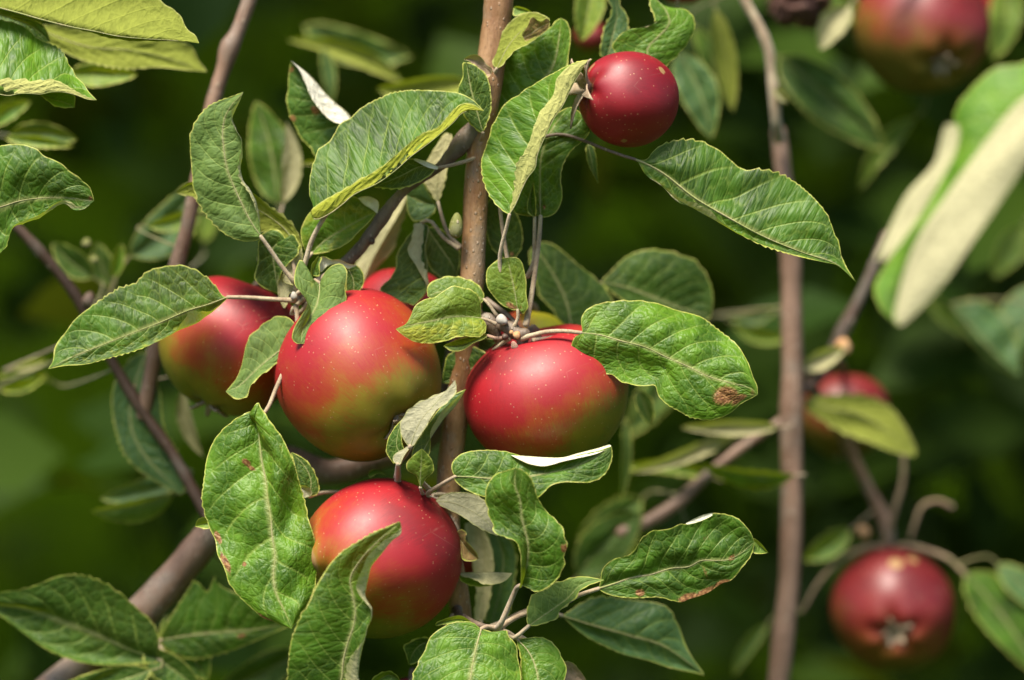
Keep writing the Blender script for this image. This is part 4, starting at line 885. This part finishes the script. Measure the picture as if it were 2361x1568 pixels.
leaf(mid, 'C11', [(800, 1200), (700, 1150), (600, 1160), (520, 1190)], [(790, 1190), (700, 1125), (600, 1140), (520, 1175), (518, 1192)], [(800, 1210), (700, 1170), (600, 1180), (522, 1195)], d=20, mat='y', pet=False)
leaf(mid, 'C11', [(1105, 915), (1145, 760), (1150, 620), (1110, 450), (1100, 330), (1065, 230), (1065, 110)],
     [(1092, 935), (1100, 880), (1106, 800), (1100, 700), (1062, 622), (1000, 600), (940, 570), (910, 500), (880, 400), (860, 310), (870, 230), (920, 162), (1000, 130), (1065, 108)],
     [(1150, 932), (1200, 960), (1270, 940), (1340, 880), (1390, 790), (1402, 720), (1416, 620), (1390, 530), (1340, 460), (1270, 390), (1220, 310), (1190, 220), (1160, 160), (1115, 122), (1065, 108)],
     d=-95, dt=-55, da=[0, 30, 24, -10, -20, -8, 0], db=[0, 20, 24, 10, -14, -10, 0], mat='g', yel=0.10, puck=3.4, lumps=5, spots=((0.42, 0.95, 0.03, 0.08, 1.0), (0.72, -0.7, 0.02, 0.1, 0.5)), nv=8, pet=[(1105, 915), (1085, 920), (1040, 1010), (965, 1180), (942, 1212)], dp=-6, pr=6.5, label='twisting leaf with a rounded notch right of the lowest apple')
leaf(mid, 'C11', [(655, 168), (760, 172), (900, 182), (1100, 176), (1300, 142), (1450, 108), (1600, 40), (1728, -38)],
     [(645, 182), (700, 242), (780, 286), (860, 312), (1000, 335), (1215, 320), (1260, 280), (1310, 230), (1400, 206), (1560, 206), (1640, 182), (1700, 122), (1732, 30), (1728, -38)],
     [(640, 150), (628, 90), (670, 32), (740, 2), (850, -4), (1000, 12), (1070, 30), (1160, 52), (1270, 66), (1390, 50), (1490, 26), (1640, -6), (1705, -32)],
     db=[0, -22, -32, -32, -26, -20, 0], d=-75, dt=-10, da=[0, 6, 16, 24, 22, 10, 0], mat='g', yel=0.06, puck=3.0, nv=9, tooth=2.5, pet=[(655, 168), (560, 222), (460, 292), (500, 320), (600, 330)], dp=130, pr=5.4, label='leaf lying under the right apple with its white back rolled up')
strip('C11', [(1035, 20), (1110, 38), (1180, 52), (1280, 66), (1390, 50), (1500, 26), (1640, -10), (1722, -44)], [(1050, 22), (1120, 26), (1180, 30), (1290, 36), (1395, 34), (1490, 8), (1635, -28), (1720, -50)],
      [(1045, 28), (1095, 54), (1150, 78), (1200, 90), (1255, 97), (1310, 88), (1380, 68), (1440, 54), (1500, 42), (1640, 8), (1724, -40)], d=-66, dt=-10, da=-14, db=26, face=-1, mat='w')
leaf(mid, 'C11', [(512, 342), (620, 346), (760, 402), (860, 470), (945, 577)], [(512, 338), (570, 290), (660, 275), (780, 290), (862, 340), (905, 430), (945, 575)], [(515, 346), (580, 382), (700, 442), (800, 512), (862, 545), (945, 578)], d=60, dt=-30, da=-8, db=16, mat='f', face=-1, yel=0.05, pet=[(512, 342), (490, 300), (540, 290), (610, 300)], dp=140, label='leaf showing its grey-brown felted back right of the lowest apple')
leaf(mid, 'C11', [(655, 560), (700, 620), (760, 690), (812, 735)], [(660, 590), (690, 690), (700, 735), (750, 752), (812, 738)], [(662, 550), (700, 530), (735, 560), (722, 590), (760, 640), (800, 690), (814, 732)], d=70, dt=-10, da=16, db=20, mat='x', lumps=6, puck=4, tooth=3, pet=[(655, 560), (640, 520), (635, 480)], dp=150, label='small curled brown leaf touching the lowest apple')
leaf(mid, 'C11', [(680, 830), (800, 826), (940, 826), (1047, 832)], [(680, 850), (700, 890), (760, 917), (830, 926), (900, 915), (960, 890), (1047, 835)], [(682, 840), (700, 852), (780, 872), (850, 906), (940, 906), (1000, 882), (1047, 834)], d=90, da=-10, db=16, mat='b', pet=[(680, 830), (640, 800), (610, 700)], dp=165, pr=4)
leaf(mid, 'C11', [(1640, 937), (1750, 902), (1870, 862), (2000, 840), (2130, 800), (2260, 786), (2340, 745), (2450, 745), (2530, 738), (2620, 690), (2705, 615)],
     [(1650, 880), (1666, 800), (1730, 740), (1850, 700), (1890, 660), (1930, 590), (2000, 540), (2130, 522), (2200, 492), (2236, 494), (2320, 455), (2426, 420), (2526, 430), (2600, 460), (2640, 500), (2684, 556), (2706, 612)],
     [(1650, 952), (1720, 985), (1870, 1005), (2050, 1000), (2190, 1030), (2260, 1010), (2396, 962), (2488, 902), (2550, 880), (2618, 800), (2690, 700), (2708, 618)],
     d=0, dt=10, da=[0, 6, 16, 18, 12, 4, 0], db=[0, 4, 4, -4, -8, -4, 0], mat='g', yel=0.06, puck=3.6, nv=9, rib=2.8, tooth=2.2,
     spots=((0.50, 0.95, 0.06, 0.14, 1.2), (0.60, 0.98, 0.06, 0.14, 1.2), (0.70, 0.98, 0.05, 0.12, 1.2), (0.24, 0.75, 0.03, 0.2, 1.0), (0.83, 0.03, 0.03, 0.14, 0.9), (0.64, 0.4, 0.008, 0.4, 0.9), (0.69, -0.5, 0.05, 0.12, 0.45)), pmat=PETIOLE,
     pet=[(1640, 937), (1500, 985), (1380, 1050), (1150, 1105), (1060, 1140), (950, 1210)], dp=-6, pr=6, label='long dark leaf with a brown scorched rim and leaf miner trail at the lower right')
strip('C11', [(2236, 492), (2320, 462), (2420, 425)], [(2236, 488), (2330, 440), (2420, 418), (2430, 424)], [(2236, 498), (2330, 478), (2424, 430)], d=-22, face=-1, mat='w', da=2, db=2)
strip('C11', [(2690, 600), (2740, 640), (2800, 690)], [(2698, 590), (2750, 625), (2802, 690)], [(2695, 690), (2750, 700), (2802, 692)], d=26, mat='y')
leaf(mid, 'C11', [(1160, 1192), (1250, 1130), (1350, 1062), (1430, 1002), (1490, 935), (1560, 892), (1672, 877)],
     [(1150, 1185), (1145, 1100), (1165, 1020), (1200, 970), (1280, 940), (1310, 910), (1400, 880), (1460, 860), (1550, 855), (1610, 864), (1672, 876)],
     [(1165, 1195), (1220, 1192), (1280, 1172), (1340, 1150), (1380, 1080), (1430, 1042), (1480, 1005), (1505, 962), (1560, 922), (1672, 880)], d=-26, dt=-10, da=-8, db=14, mat='f', yel=0.02, puck=3, nv=8, pet=[(1160, 1192), (1100, 1245), (1060, 1275), (980, 1240), (940, 1212)], dp=-6, pr=5.4, label='small grey felted leaf in front of the long scorched leaf')
# folded young leaves between the two middle apples
leaf(mid, 'C6', [(1170, 1690), (1200, 1600), (1250, 1500), (1330, 1410), (1475, 1237)], [(1160, 1690), (1110, 1620), (1098, 1530), (1150, 1450), (1200, 1405), (1330, 1345), (1430, 1300), (1475, 1235)],
     [(1185, 1690), (1235, 1620), (1290, 1530), (1340, 1450), (1420, 1390), (1470, 1340), (1487, 1290), (1477, 1237)], d=-70, dt=-20, da=-16, db=16, mat='f', face=-1, puck=3, pet=[(1170, 1690), (1140, 1740), (1090, 1810), (1080, 1900)], dp=40, pr=7, pmat=PETIOLE, label='young leaf with its pale grey back turned out between the two middle apples')
leaf(mid, 'C6', [(1220, 1800), (1270, 1700), (1330, 1600), (1400, 1500), (1470, 1425), (1552, 1298)], [(1180, 1780), (1190, 1700), (1240, 1620), (1290, 1540), (1360, 1440), (1450, 1345), (1552, 1297)],
     [(1260, 1790), (1300, 1740), (1310, 1660), (1305, 1600), (1340, 1520), (1400, 1430), (1470, 1370), (1552, 1298)], d=-45, dt=-10, da=-6, db=14, mat='t', puck=2, tooth=2, pet=[(1220, 1800), (1230, 1900), (1300, 1990)], dp=90)
leaf(mid, 'C15', [(560, 1180), (480, 1220), (420, 1120), (440, 900), (500, 690)], [(380, 1410), (290, 1320), (235, 1180), (270, 1010), (340, 860), (500, 670)], [(560, 1180), (520, 1100), (500, 950), (500, 690)], d=-40, da=-10, db=4, mat='d', pet=[(440, 1420), (440, 1560), (430, 1700)], dp=60, pr=6.5)
leaf(mid, 'C15', [(440, 1420), (480, 1330), (540, 1220), (640, 1080)], [(370, 1390), (350, 1300), (420, 1220), (540, 1160), (640, 1070)], [(470, 1430), (510, 1350), (560, 1250), (660, 1110), (645, 1080)], d=-62, face=-1, mat='f', tooth=1, da=-6, db=8, pet=[(440, 1420), (435, 1560), (430, 1720)], dp=60, pr=6.5)
leaf(mid, 'C10', [(1650, 602), (1650, 540), (1655, 440), (1660, 336)], [(1640, 570), (1622, 520), (1560, 482), (1553, 440), (1600, 380), (1660, 334)], [(1665, 580), (1690, 540), (1740, 490), (1737, 430), (1700, 370), (1660, 334)], d=-50, dt=-30, da=-4, db=-4, mat='y', yel=0.16, puck=2, tooth=2, pet=[(1650, 602), (1670, 650), (1720, 680)], dp=140, pr=5, label='tiny spade-shaped yellow-green leaf above the lowest apple')
leaf(mid, 'C10', [(885, 665), (900, 560), (860, 460), (765, 360)], [(840, 640), (820, 590), (790, 480), (762, 362)], [(950, 640), (955, 590), (938, 530), (910, 470), (850, 400), (765, 358)], d=60, mat='d', da=6, db=-6, pet=[(885, 665), (930, 650), (985, 635), (1400, 640)], dp=160, pr=5)
strip('C10', [(890, 662), (860, 625), (826, 600)], [(850, 670), (828, 630), (824, 596)], [(910, 640), (880, 595), (828, 586)], d=56, mat='f', face=-1)
leaf(mid, 'C10', [(250, 850), (180, 850), (105, 865)], [(220, 880), (160, 882), (105, 868)], [(200, 815), (130, 812), (104, 862)], d=60, mat='y', pet=[(250, 850), (400, 700), (700, 600)], dp=200)
leaf(mid, 'C10', [(1290, 510), (1350, 485), (1415, 512)], [(1300, 490), (1350, 474), (1415, 510)], [(1300, 530), (1360, 505), (1415, 514)], d=150, mat='b', pet=False)

# ------------------------------------------------------------------ sharp leaves of the left border
leaf(lf, 'C1', [(-330, -30), (-200, 5), (0, 55), (150, 95), (270, 130), (490, 185), (650, 215), (800, 247), (1000, 267), (1180, 277), (1367, 297)],
     [(-300, -120), (-100, -190), (300, -220), (700, -150), (1000, -40), (1075, 2), (1130, 45), (1190, 65), (1240, 122), (1270, 182), (1300, 216), (1340, 242), (1367, 296)],
     [(-300, 30), (-100, 80), (200, 130), (500, 180), (800, 235), (1100, 262), (1367, 298)], d=30, dt=-10, da=-60, db=-60, face=-1, mat='y', yel=0.10, puck=3, rib=2.5, pet=[(-330, -30), (-420, -60), (-445, -100)], dp=60, label='yellow-green leaf seen from below at the upper left corner')
leaf(lf, 'C1', [(-320, 520), (-150, 610), (0, 648), (60, 657), (130, 643), (220, 643), (280, 647), (350, 632), (430, 632), (520, 652), (600, 684), (662, 688)],
     [(-280, 350), (-120, 190), (0, 140), (70, 150), (150, 180), (210, 220), (240, 252), (330, 287), (400, 312), (450, 350), (480, 400), (510, 450), (540, 500), (580, 552), (600, 592), (612, 622), (663, 686)],
     [(-300, 520), (-120, 560), (0, 547), (120, 545), (250, 556), (350, 545), (420, 565), (500, 612), (570, 652), (662, 687)], d=-10, dt=0, da=[0, -60, -100, -100, -56, 0], db=[0, -6, -8, -8, -5, 0], camber=-0.03, bow=16, mat='i', yel=0.06, puck=5, lumps=5, nv=8, pet=[(-320, 520), (-400, 520), (-450, 480)], dp=60, label='glossy leaf with its lower margin rolled up at the left border')
leaf(lf, 'C1', [(270, 650), (350, 680), (430, 700), (512, 735)], [(300, 670), (370, 725), (450, 742), (513, 737)], [(300, 640), (420, 630), (510, 650), (513, 735)], d=90, mat='b', pet=False)
leaf(lf, 'C1', [(-200, 60), (0, 100), (200, 170), (345, 285)], [(-150, 140), (50, 250), (200, 300), (345, 290)], [(-150, 30), (100, 90), (290, 165), (330, 230), (346, 283)], d=150, mat='d', pet=[(-200, 60), (-350, 40), (-440, 20)], dp=60)
leaf(lf, 'C1', [(-280, 1500), (0, 1422), (150, 1376), (350, 1356), (500, 1362), (645, 1377)],
     [(-200, 1250), (-100, 1080), (0, 1005), (60, 995), (140, 993), (240, 1022), (290, 1060), (370, 1096), (430, 1130), (480, 1180), (550, 1226), (610, 1276), (635, 1330), (646, 1376)],
     [(-260, 1650), (-100, 1750), (10, 1700), (60, 1605), (100, 1548), (220, 1512), (300, 1480), (370, 1410), (435, 1378), (490, 1392), (530, 1420), (578, 1420), (646, 1378)],
     bf=[(-260, 1630), (-100, 1730), (5, 1700), (55, 1612), (100, 1556), (220, 1522), (300, 1488), (385, 1420), (440, 1400), (500, 1435), (530, 1444), (578, 1438), (646, 1378)], dbf=[0, -4, -6, 0, 8, 6, 0], db=[0, 0, 0, 8, 18, 10, 0],
     d=-20, dt=0, da=[0, 4, 10, 16, 10, 0], mat='g', yel=0.04, yb=0.12, puck=4, nv=8, spots=((0.97, -0.3, 0.03, 0.5, 0.7),), pet=[(-280, 1500), (-420, 1500), (-480, 1440)], dp=60, label='dark glossy leaf with a wavy lower margin at the left border')
leaf(lf, 'C1', [(250, 200), (600, 320), (900, 345), (1150, 400), (1417, 492)], [(320, 170), (500, 195), (850, 250), (1200, 278), (1310, 318), (1370, 420), (1418, 490)], [(300, 280), (400, 335), (600, 425), (850, 472), (1100, 462), (1300, 482), (1417, 494)], d=330, dt=60, face=-1, mat='y', yel=0.1, da=-10, db=10, pet=[(250, 200), (0, 150), (-440, 60)], dp=60)
sl(lf, (150, 175), (316, 172), 26, 30, 520, 4, mat='y', yel=0.25, pet=[(150, 175), (20, 160), (-150, 190)], dp=60)
sl(lf, (20, 310), (178, 322), 26, 30, 560, 8, mat='d', pet=[(20, 310), (-60, 300), (-160, 330)], dp=80)
sl(lf, (10, 318), (172, 338), 4, 20, 520, 8, mat='y', pet=[(10, 318), (-60, 310), (-160, 340)], dp=80)
sl(lf, (-20, 290), (70, 235), 26, 20, 600, 8, mat='g', pet=False)

# ------------------------------------------------------------------ blurred leaves behind
B = 620
sl(tl, (640, 470), (590, 232), 52, 52, 620, -10, mat='g', da=-10, db=10)
sl(tl, (652, 470), (660, 280), 22, 24, 560, -16, mat='b', face=-1, pet=[(652, 470), (640, 520), (600, 600)], dp=520)
sl(tl, (690, 378), (760, 372), 5, 5, 560, 0, mat='b', face=-1, rib=0, pet=False)
sl(tl, (300, 590), (455, 415), 46, 60, 640, -20, mat='t', yel=0.1, pet=[(300, 590), (270, 630), (262, 660)], dp=620)
sl(tl, (340, 520), (470, 470), 14, 26, 560, -10, mat='y', yel=0.2)
sl(tl, (470, 560), (500, 380), 30, 34, 900, 10, mat='y', yel=0.1)
sl(tp, (930, 190), (662, 92), 20, 22, 800, -22, mat='y', face=-1, yel=0.1, pet=False)
sl(tp, (700, 60), (950, 130), 38, 40, 950, -16, mat='d', pet=False)
sl(tp, (1080, 190), (868, 205), 30, 34, 640, 14, mat='y', yel=0.1, face=-1, pet=False)
sl(tp, (745, 110), (765, 240), 16, 16, 760, 4, mat='t', pet=False)
sl(tp, (1365, -60), (1340, 95), 34, 34, 560, 6, mat='y', yel=0.3, pet=False)
sl(tp, (1562, 120), (1640, 320), 44, 46, 700, 14, mat='t', pet=[(1562, 120), (1560, 40), (1580, -110)], dp=320)
sl(tp, (1650, 20), (1690, 258), 24, 30, 760, 6, mat='y', yel=0.16, face=-1)
sl(tp, (1600, 60), (1662, 250), 30, 20, 820, 10, mat='g')
sl(tp, (1786, 205), (1816, 238), 12, 10, 632, 0, mat='b', face=-1, rib=0, pet=False)
sl(tp, (1792, 130), (2040, 345), 52, 62, 900, 8, mat='d', yel=0.05)
sl(tp, (2110, 270), (1980, 440), 20, 24, 980, -14, mat='y', yel=0.2)
sl(tp, (1960, 10), (1890, 115), 34, 30, 760, -10, mat='b', face=-1, puck=1)
sl(tp, (1910, -30), (1975, 60), 30, 26, 900, 8, mat='g')
sl(tp, (2330, -60), (2290, 140), 36, 40, 1000, 10, mat='y')
# bright near-border leaf at the right
leaf(nf, 'C4', [(2560, 520), (2380, 760), (2140, 1060), (1920, 1340), (1700, 1640), (1570, 1900), (1470, 2200)],
     [(2480, 380), (2350, 450), (2190, 470), (2030, 600), (1900, 760), (1860, 980), (1760, 1300), (1580, 1560), (1440, 1760), (1330, 1960), (1380, 2120), (1470, 2210)],
     [(2620, 640), (2480, 850), (2330, 1150), (2200, 1350), (2040, 1620), (1860, 1880), (1640, 2130), (1480, 2230)], d=-860, dt=20, da=-80, db=20, mat='c', puck=1, rib=0, nu=9, res=9, pet=[(2560, 520), (2700, 300), (2900, 250)], dp=-900, pr=4, label='blurred leaf at the right border with its cream back facing up')
strip('C4', [(2560, 560), (2400, 740), (2180, 1010), (1930, 1330), (1740, 1640), (1590, 1920), (1490, 2200)],
     [(2480, 600), (2320, 700), (2080, 990), (1850, 1300), (1660, 1600), (1530, 1900), (1470, 2200)], [(2660, 700), (2480, 960), (2330, 1180), (2180, 1400), (2010, 1650), (1820, 1920), (1500, 2240)], d=-950, dt=50, da=-22, db=36, mat='c', face=-1, puck=0.5, camber=-0.10, nu=9, res=9)
strip('C4', [(1868, 850), (1810, 1100), (1630, 1340), (1490, 1600), (1375, 1780)], [(1830, 850), (1740, 1120), (1540, 1360), (1420, 1600), (1340, 1790)], [(1908, 860), (1888, 1050), (1740, 1330), (1580, 1580), (1400, 1800)], d=-885, mat='c', face=-1, da=-12, db=16, camber=-0.08, puck=0.5, res=9)
sl(ne, (2195, 700), (2350, 868), 74, 20, 960, -6, mat='t', yel=0.0, da=-20, db=-10, pet=[(2195, 700), (2300, 690), (2500, 720)], dp=960)
sl(ne, (2420, 660), (2300, 850), 70, 70, 980, 0, mat='t', da=-20, db=-20, label='pale mint leaf blurred at the right border')
sl(ne, (2361, 520), (2290, 640), 34, 30, 1050, 0, mat='y')
sl(ne, (2470, 500), (2340, 600), 34, 30, 1050, 0, mat='g')
sl(rt, (2140, 690), (2250, 780), 20, 20, 1200, 0, mat='y', yel=0.1)
# behind the right branch
leaf(rt, 'C8', [(860, 1200), (1000, 1260), (1200, 1300), (1400, 1400), (1620, 1580)], [(870, 1270), (950, 1330), (1100, 1420), (1300, 1500), (1450, 1560), (1615, 1590)], [(900, 1190), (1100, 1170), (1300, 1180), (1450, 1260), (1560, 1420), (1622, 1570)], d=770, dt=40, face=-1, mat='y', yel=0.2, da=8, db=-8)
sl(rt, (1850, 850), (1950, 800), 20, 24, 770, 0, mat='b', face=-1, puck=1)
sl(rt, (1700, 1000), (1450, 1090), 16, 20, 700, 10, mat='b', face=-1, puck=1)
sl(rt, (1795, 985), (1570, 985), 14, 22, 690, 6, mat='b', face=-1, puck=1)
sl(rt, (1640, 1100), (1440, 1080), 20, 14, 760, -18, mat='y', yel=0.1)
sl(rt, (1832, 1095), (1612, 1068), 34, 10, 660, 10, mat='b', yel=0.1, da=-10, db=10)
sl(rt, (1690, 745), (1830, 775), 20, 18, 900, -18, mat='y', yel=0.1)
sl(rt, (1680, 730), (1790, 715), 16, 20, 940, -8, mat='t')
sl(rt, (1610, 760), (1440, 1010), 40, 46, 1000, 10, mat='d')
sl(rt, (1440, 960), (1430, 1160), 12, 12, 640, 10, mat='t', pet=False)
sl(rt, (1470, 900), (1500, 980), 20, 20, 400, 4, mat='d', pet=False)
sl(rt, (1960, 1222), (1852, 1292), 28, 26, 900, 4, mat='b', yel=0.2)
sl(rt, (2225, 1320), (2400, 1560), 70, 50, 880, 10, mat='g', da=-12, label='green leaf drooping beside the blurred apple at the lower right')
sl(rt, (2300, 1300), (2440, 1420), 30, 34, 880, 0, mat='t', da=-10)
sl(rt, (1770, 1440), (1690, 1560), 14, 18, 900, -8, mat='t')
leaf(mid, 'C11', [(1390, 1125), (1600, 1190), (1850, 1260), (2080, 1330), (2361, 1525)], [(1420, 1100), (1600, 1000), (1850, 1010), (2100, 1060), (2180, 1180), (2240, 1340), (2361, 1522)], [(1400, 1140), (1600, 1290), (1850, 1400), (2100, 1470), (2361, 1530)], bf=[(1400, 1138), (1600, 1260), (1850, 1370), (2100, 1440), (2361, 1528)], dbf=-14, db=10,
     d=240, dt=60, da=-16, mat='t', puck=3, nv=8, pet=[(1390, 1125), (1200, 1080), (900, 1200)], dp=120, label='blurred blue-green leaf along the bottom below the scorched leaf')
leaf(mid, 'C11', [(830, 1160), (850, 950), (850, 700), (780, 470)], [(790, 1150), (800, 950), (760, 700), (720, 500)], [(850, 1150), (905, 930), (915, 700), (860, 550), (790, 460)], d=280, face=-1, mat='b', puck=1, pet=[(830, 1160), (820, 1230), (800, 1300)], dp=220)
leaf(mid, 'C11', [(900, 1180), (960, 950), (980, 700), (900, 500)], [(850, 1150), (880, 900), (890, 700), (880, 510)], [(1000, 1150), (1060, 900), (1060, 650), (920, 490)], d=330, mat='t', puck=1, pet=False)
sl(mid, (1330, 1330), (1480, 1180), 50, 60, 700, 10, mat='d')
sl(rt, (1560, 1270), (1380, 1290), 30, 34, 900, 8, mat='y', yel=0.1)
sl(rt, (1480, 1150), (1330, 1240), 40, 40, 820, 8, mat='d')
# lower left
leaf(low, 'C9', [(1085, 1420), (900, 1360), (700, 1270), (450, 1170), (200, 1080), (0, 1050), (-100, 1040)], [(1090, 1280), (1050, 1180), (930, 1070), (800, 960), (680, 890), (560, 850), (400, 860), (260, 920), (150, 950), (0, 962), (-100, 1000)],
     [(1080, 1440), (900, 1452), (600, 1420), (300, 1340), (150, 1252), (0, 1132), (-100, 1060)], bf=[(1080, 1430), (900, 1430), (600, 1395), (300, 1310), (150, 1222), (0, 1110), (-100, 1060)], dbf=-4, db=24, d=370, dt=-10, da=55, mat='d', puck=3, nv=7, label='dark blurred leaf at the lower left corner')
leaf(low, 'C9', [(1110, 1290), (1300, 1260), (1500, 1240), (1750, 1220), (1990, 1170)], [(1110, 1240), (1180, 1120), (1260, 1000), (1340, 890), (1420, 960), (1480, 850), (1500, 900), (1700, 1000), (1990, 1160)], [(1115, 1330), (1300, 1420), (1500, 1390), (1750, 1300), (1990, 1180)], d=410, dt=-20, da=10, db=-6, mat='g', yel=0.10, puck=3, spots=((0.62, 0.3, 0.05, 0.2, 0.8),))
sl(low, (350, 1545), (70, 1625), 44, 40, 350, 6, mat='d', da=30, db=10)
sl(low, (330, 1500), (470, 1600), 30, 40, 370, 4, mat='d', da=20, db=10)
sl(low, (380, 1420), (480, 1568), 50, 46, 430, 0, mat='g')
sl(low, (330, 1560), (420, 1490), 26, 30, 430, 0, mat='y', yel=0.2)
sl(low, (690, 1500), (500, 1590), 40, 40, 620, 10, mat='d')
leaf(lt, 'C5', [(1010, 880), (960, 1000), (900, 1200), (900, 1400), (1000, 1600), (1250, 1850)], [(930, 900), (830, 1010), (770, 1150), (790, 1400), (900, 1640), (1250, 1860)], [(1050, 890), (1060, 1000), (1100, 1150), (1130, 1400), (1250, 1650), (1260, 1850)], d=480, mat='t', puck=2, da=-6, db=6)
sl(lt, (400, 1140), (208, 1178), 40, 14, 560, 8, mat='y', yel=0.15, da=-10, db=10)
sl(lt, (420, 1100), (230, 1150), 24, 30, 620, 12, mat='t')
sl(lt, (420, 895), (470, 1055), 16, 20, 560, -14, mat='b', face=-1, puck=1)
sl(lt, (30, 850), (110, 830), 10, 12, 700, 0, mat='b', face=-1)
sl(lt, (120, 880), (-20, 870), 12, 16, 720, -16, mat='d')
sl(lt, (0, 900), (110, 860), 8, 12, 700, -10, mat='y')
sl(lt, (215, 640), (120, 560), 30, 34, 620, 6, mat='d')
sl(lt, (255, 660), (225, 560), 30, 30, 640, 6, mat='d')
ball('bud', lt, 200, 560, 560, 12, BUD_GREEN)
ball('bud', lt, 218, 598, 560, 10, BUD_GREEN)
sl(lt, (262, 640), (280, 560), 14, 16, 600, 0, mat='g')

# ------------------------------------------------------------------ apples
apple(532, 803, 166, 300, (0.35, 0.92, -0.15), 'red and olive apple behind the long leaf at the left of the cluster', hz=0.96, blush=((0.55, 0.75, 0.15), 0.66, 0.60), stalk_to=(690, 690, 112), seed=3, sepals=True, lopsided=(0.0, 0.02, 0))
apple(834, 869, 194, 120, (-0.55, 0.60, -0.58), 'lumpy red apple turning green at its lower right in the middle of the cluster', hz=0.98, blush=((-0.62, 0.78, 0.12), 0.70, 0.43), stalk_to=(700, 694, 112), seed=5, lob=0.014, lopsided=(-0.02, 0.0, 0), sepal_len=0.25)
apple(1265, 918, 193, 150, (-0.22, 0.96, 0.16), 'glossy red apple below the puckered leaf at the right of the cluster', hz=0.84, blush=((-0.60, 0.62, 0.40), 0.80, 0.44), stalk_to=(1204, 800, 62), seed=8, taper=0.05)
apple(868, 1287, 186, 80, (0.62, 0.30, -0.72), 'red apple hanging lowest in the cluster behind the curling leaf', hz=1.02, blush=((0.62, 0.70, 0.22), 0.76, 0.53), stalk_to=(1048, 1255, 175), seed=13, sepals=False, russ=((-0.78, 0.0, 0.55, 0.22),), dim=0.25)
apple(1448, 230, 112, 60, (0.84, -0.20, -0.50), 'small crimson apple with a shaggy dry calyx near the top', hz=1.04, blush=((0, 1, 0.2), 0.22, 1.0), mat=AM_RED, stalk_to=(1490, 240, 250), seed=21, sepal_len=0.72, sepal_w=0.20, spread=1.5, felt=2.0, russ=((0.66, 0.55, 0.5, 0.10), (-0.75, 0.62, 0.3, 0.12), (-0.1, -0.9, 0.42, 0.08)), cdim=0.10, taper=0.02)
apple(925, 722, 112, 370, (0.1, 0.95, -0.2), 'pinkish apple mostly hidden above the middle apple', blush=((0, 1, 0.2), 0.3, 0.8), stalk_to=(960, 560, 330), seed=31, sepals=False)
apple(1224, 800, 92, 385, (0.1, 0.95, -0.1), 'small yellow and red apple peeping out above the right apple', blush=((-0.95, 0.1, 0.1), 1.2, 0.10), mat=AM_YELLOW, stalk_to=(1190, 690, 300), seed=34, sepals=False)
apple(1076, 1290, 52, 330, (0, 1, 0), 'dark little apple behind the lowest apple', blush=((0, 1, 0), 0.2, 0.9), mat=AM_RED, seed=37, sepals=False)
apple(950, 1600, 44, 240, (0, 1, 0), 'dark purple apple just showing at the bottom border', blush=((0, 1, 0), 0.2, 0.9), mat=AM_RED, seed=38, sepals=False)
apple(2126, 72, 150, 900, (-0.25, 0.62, -0.74), 'big blurred red apple at the upper right corner', hz=0.98, blush=((0.25, 0.88, 0.15), 0.75, 0.56), stalk_to=(2150, -110, 850), mat=AM_DULL, seed=41, sepal_len=0.2, sepal_w=0.10, felt=1.3)
apple(2215, 40, 84, 1050, (0.2, 0.9, -0.2), 'purplish apple behind the big one at the upper right corner', blush=((0, 1, 0), 0.2, 0.9), seed=43, sepals=False)
apple(2062, 1410, 143, 920, (0.12, 0.32, -0.94), 'blurred dull red apple hanging alone at the lower right', hz=0.95, blush=((0.1, 0.85, 0.2), 0.62, 0.74), stalk_to=(2048, 1262, 918), mat=AM_DULL, seed=47, sepal_len=0.22, sepal_w=0.10, felt=1.3, russ=((-0.05, 0.78, 0.58, 0.13), (0.22, 0.85, 0.45, 0.10)))
apple(1945, 960, 106, 980, (0.0, 0.95, -0.2), 'blurred red apple behind the upright branch at the right', blush=((0.1, 0.85, 0.0), 0.6, 0.5), stalk_to=(1935, 830, 800), mat=AM_DULL, seed=53)
apple(1843, 2, 62, 820, (0.1, 0.9, -0.2), 'shrivelled brown apple at the top border', blush=((0, 1, 0), 0.1, 0.2), mat=apple_material('apple_skin_rotten', (0.055, 0.012, 0.010), (0.03, 0.008, 0.006), (0.07, 0.02, 0.012), (0.09, 0.03, 0.018), (0.05, 0.02, 0.012), 0.7), seed=59, shrivel=1.0, sepals=False, stalk_to=(1850, -120, 640))
apple(1575, -42, 58, 700, (0.0, 0.95, 0.2), 'dark red apple cut by the top border beside the crimson one', blush=((0, 1, 0), 0.2, 1.0), mat=AM_RED, seed=61, sepals=False)
apple(1362, 85, 36, 1000, (0.0, 0.95, 0.2), 'blurred red apple behind the upper leaves left of the crimson one', blush=((0, 1, 0), 0.2, 0.8), mat=AM_DULL, seed=63, sepals=False)
apple(1640, 970, 60, 1300, (0, 1, 0), 'dim red apple far behind left of the upright branch', blush=((0, 1, 0), 0.2, 0.7), seed=67, sepals=False) if False else None
for o in SC.objects:
    if '_o' in o.keys(): del o['_o']
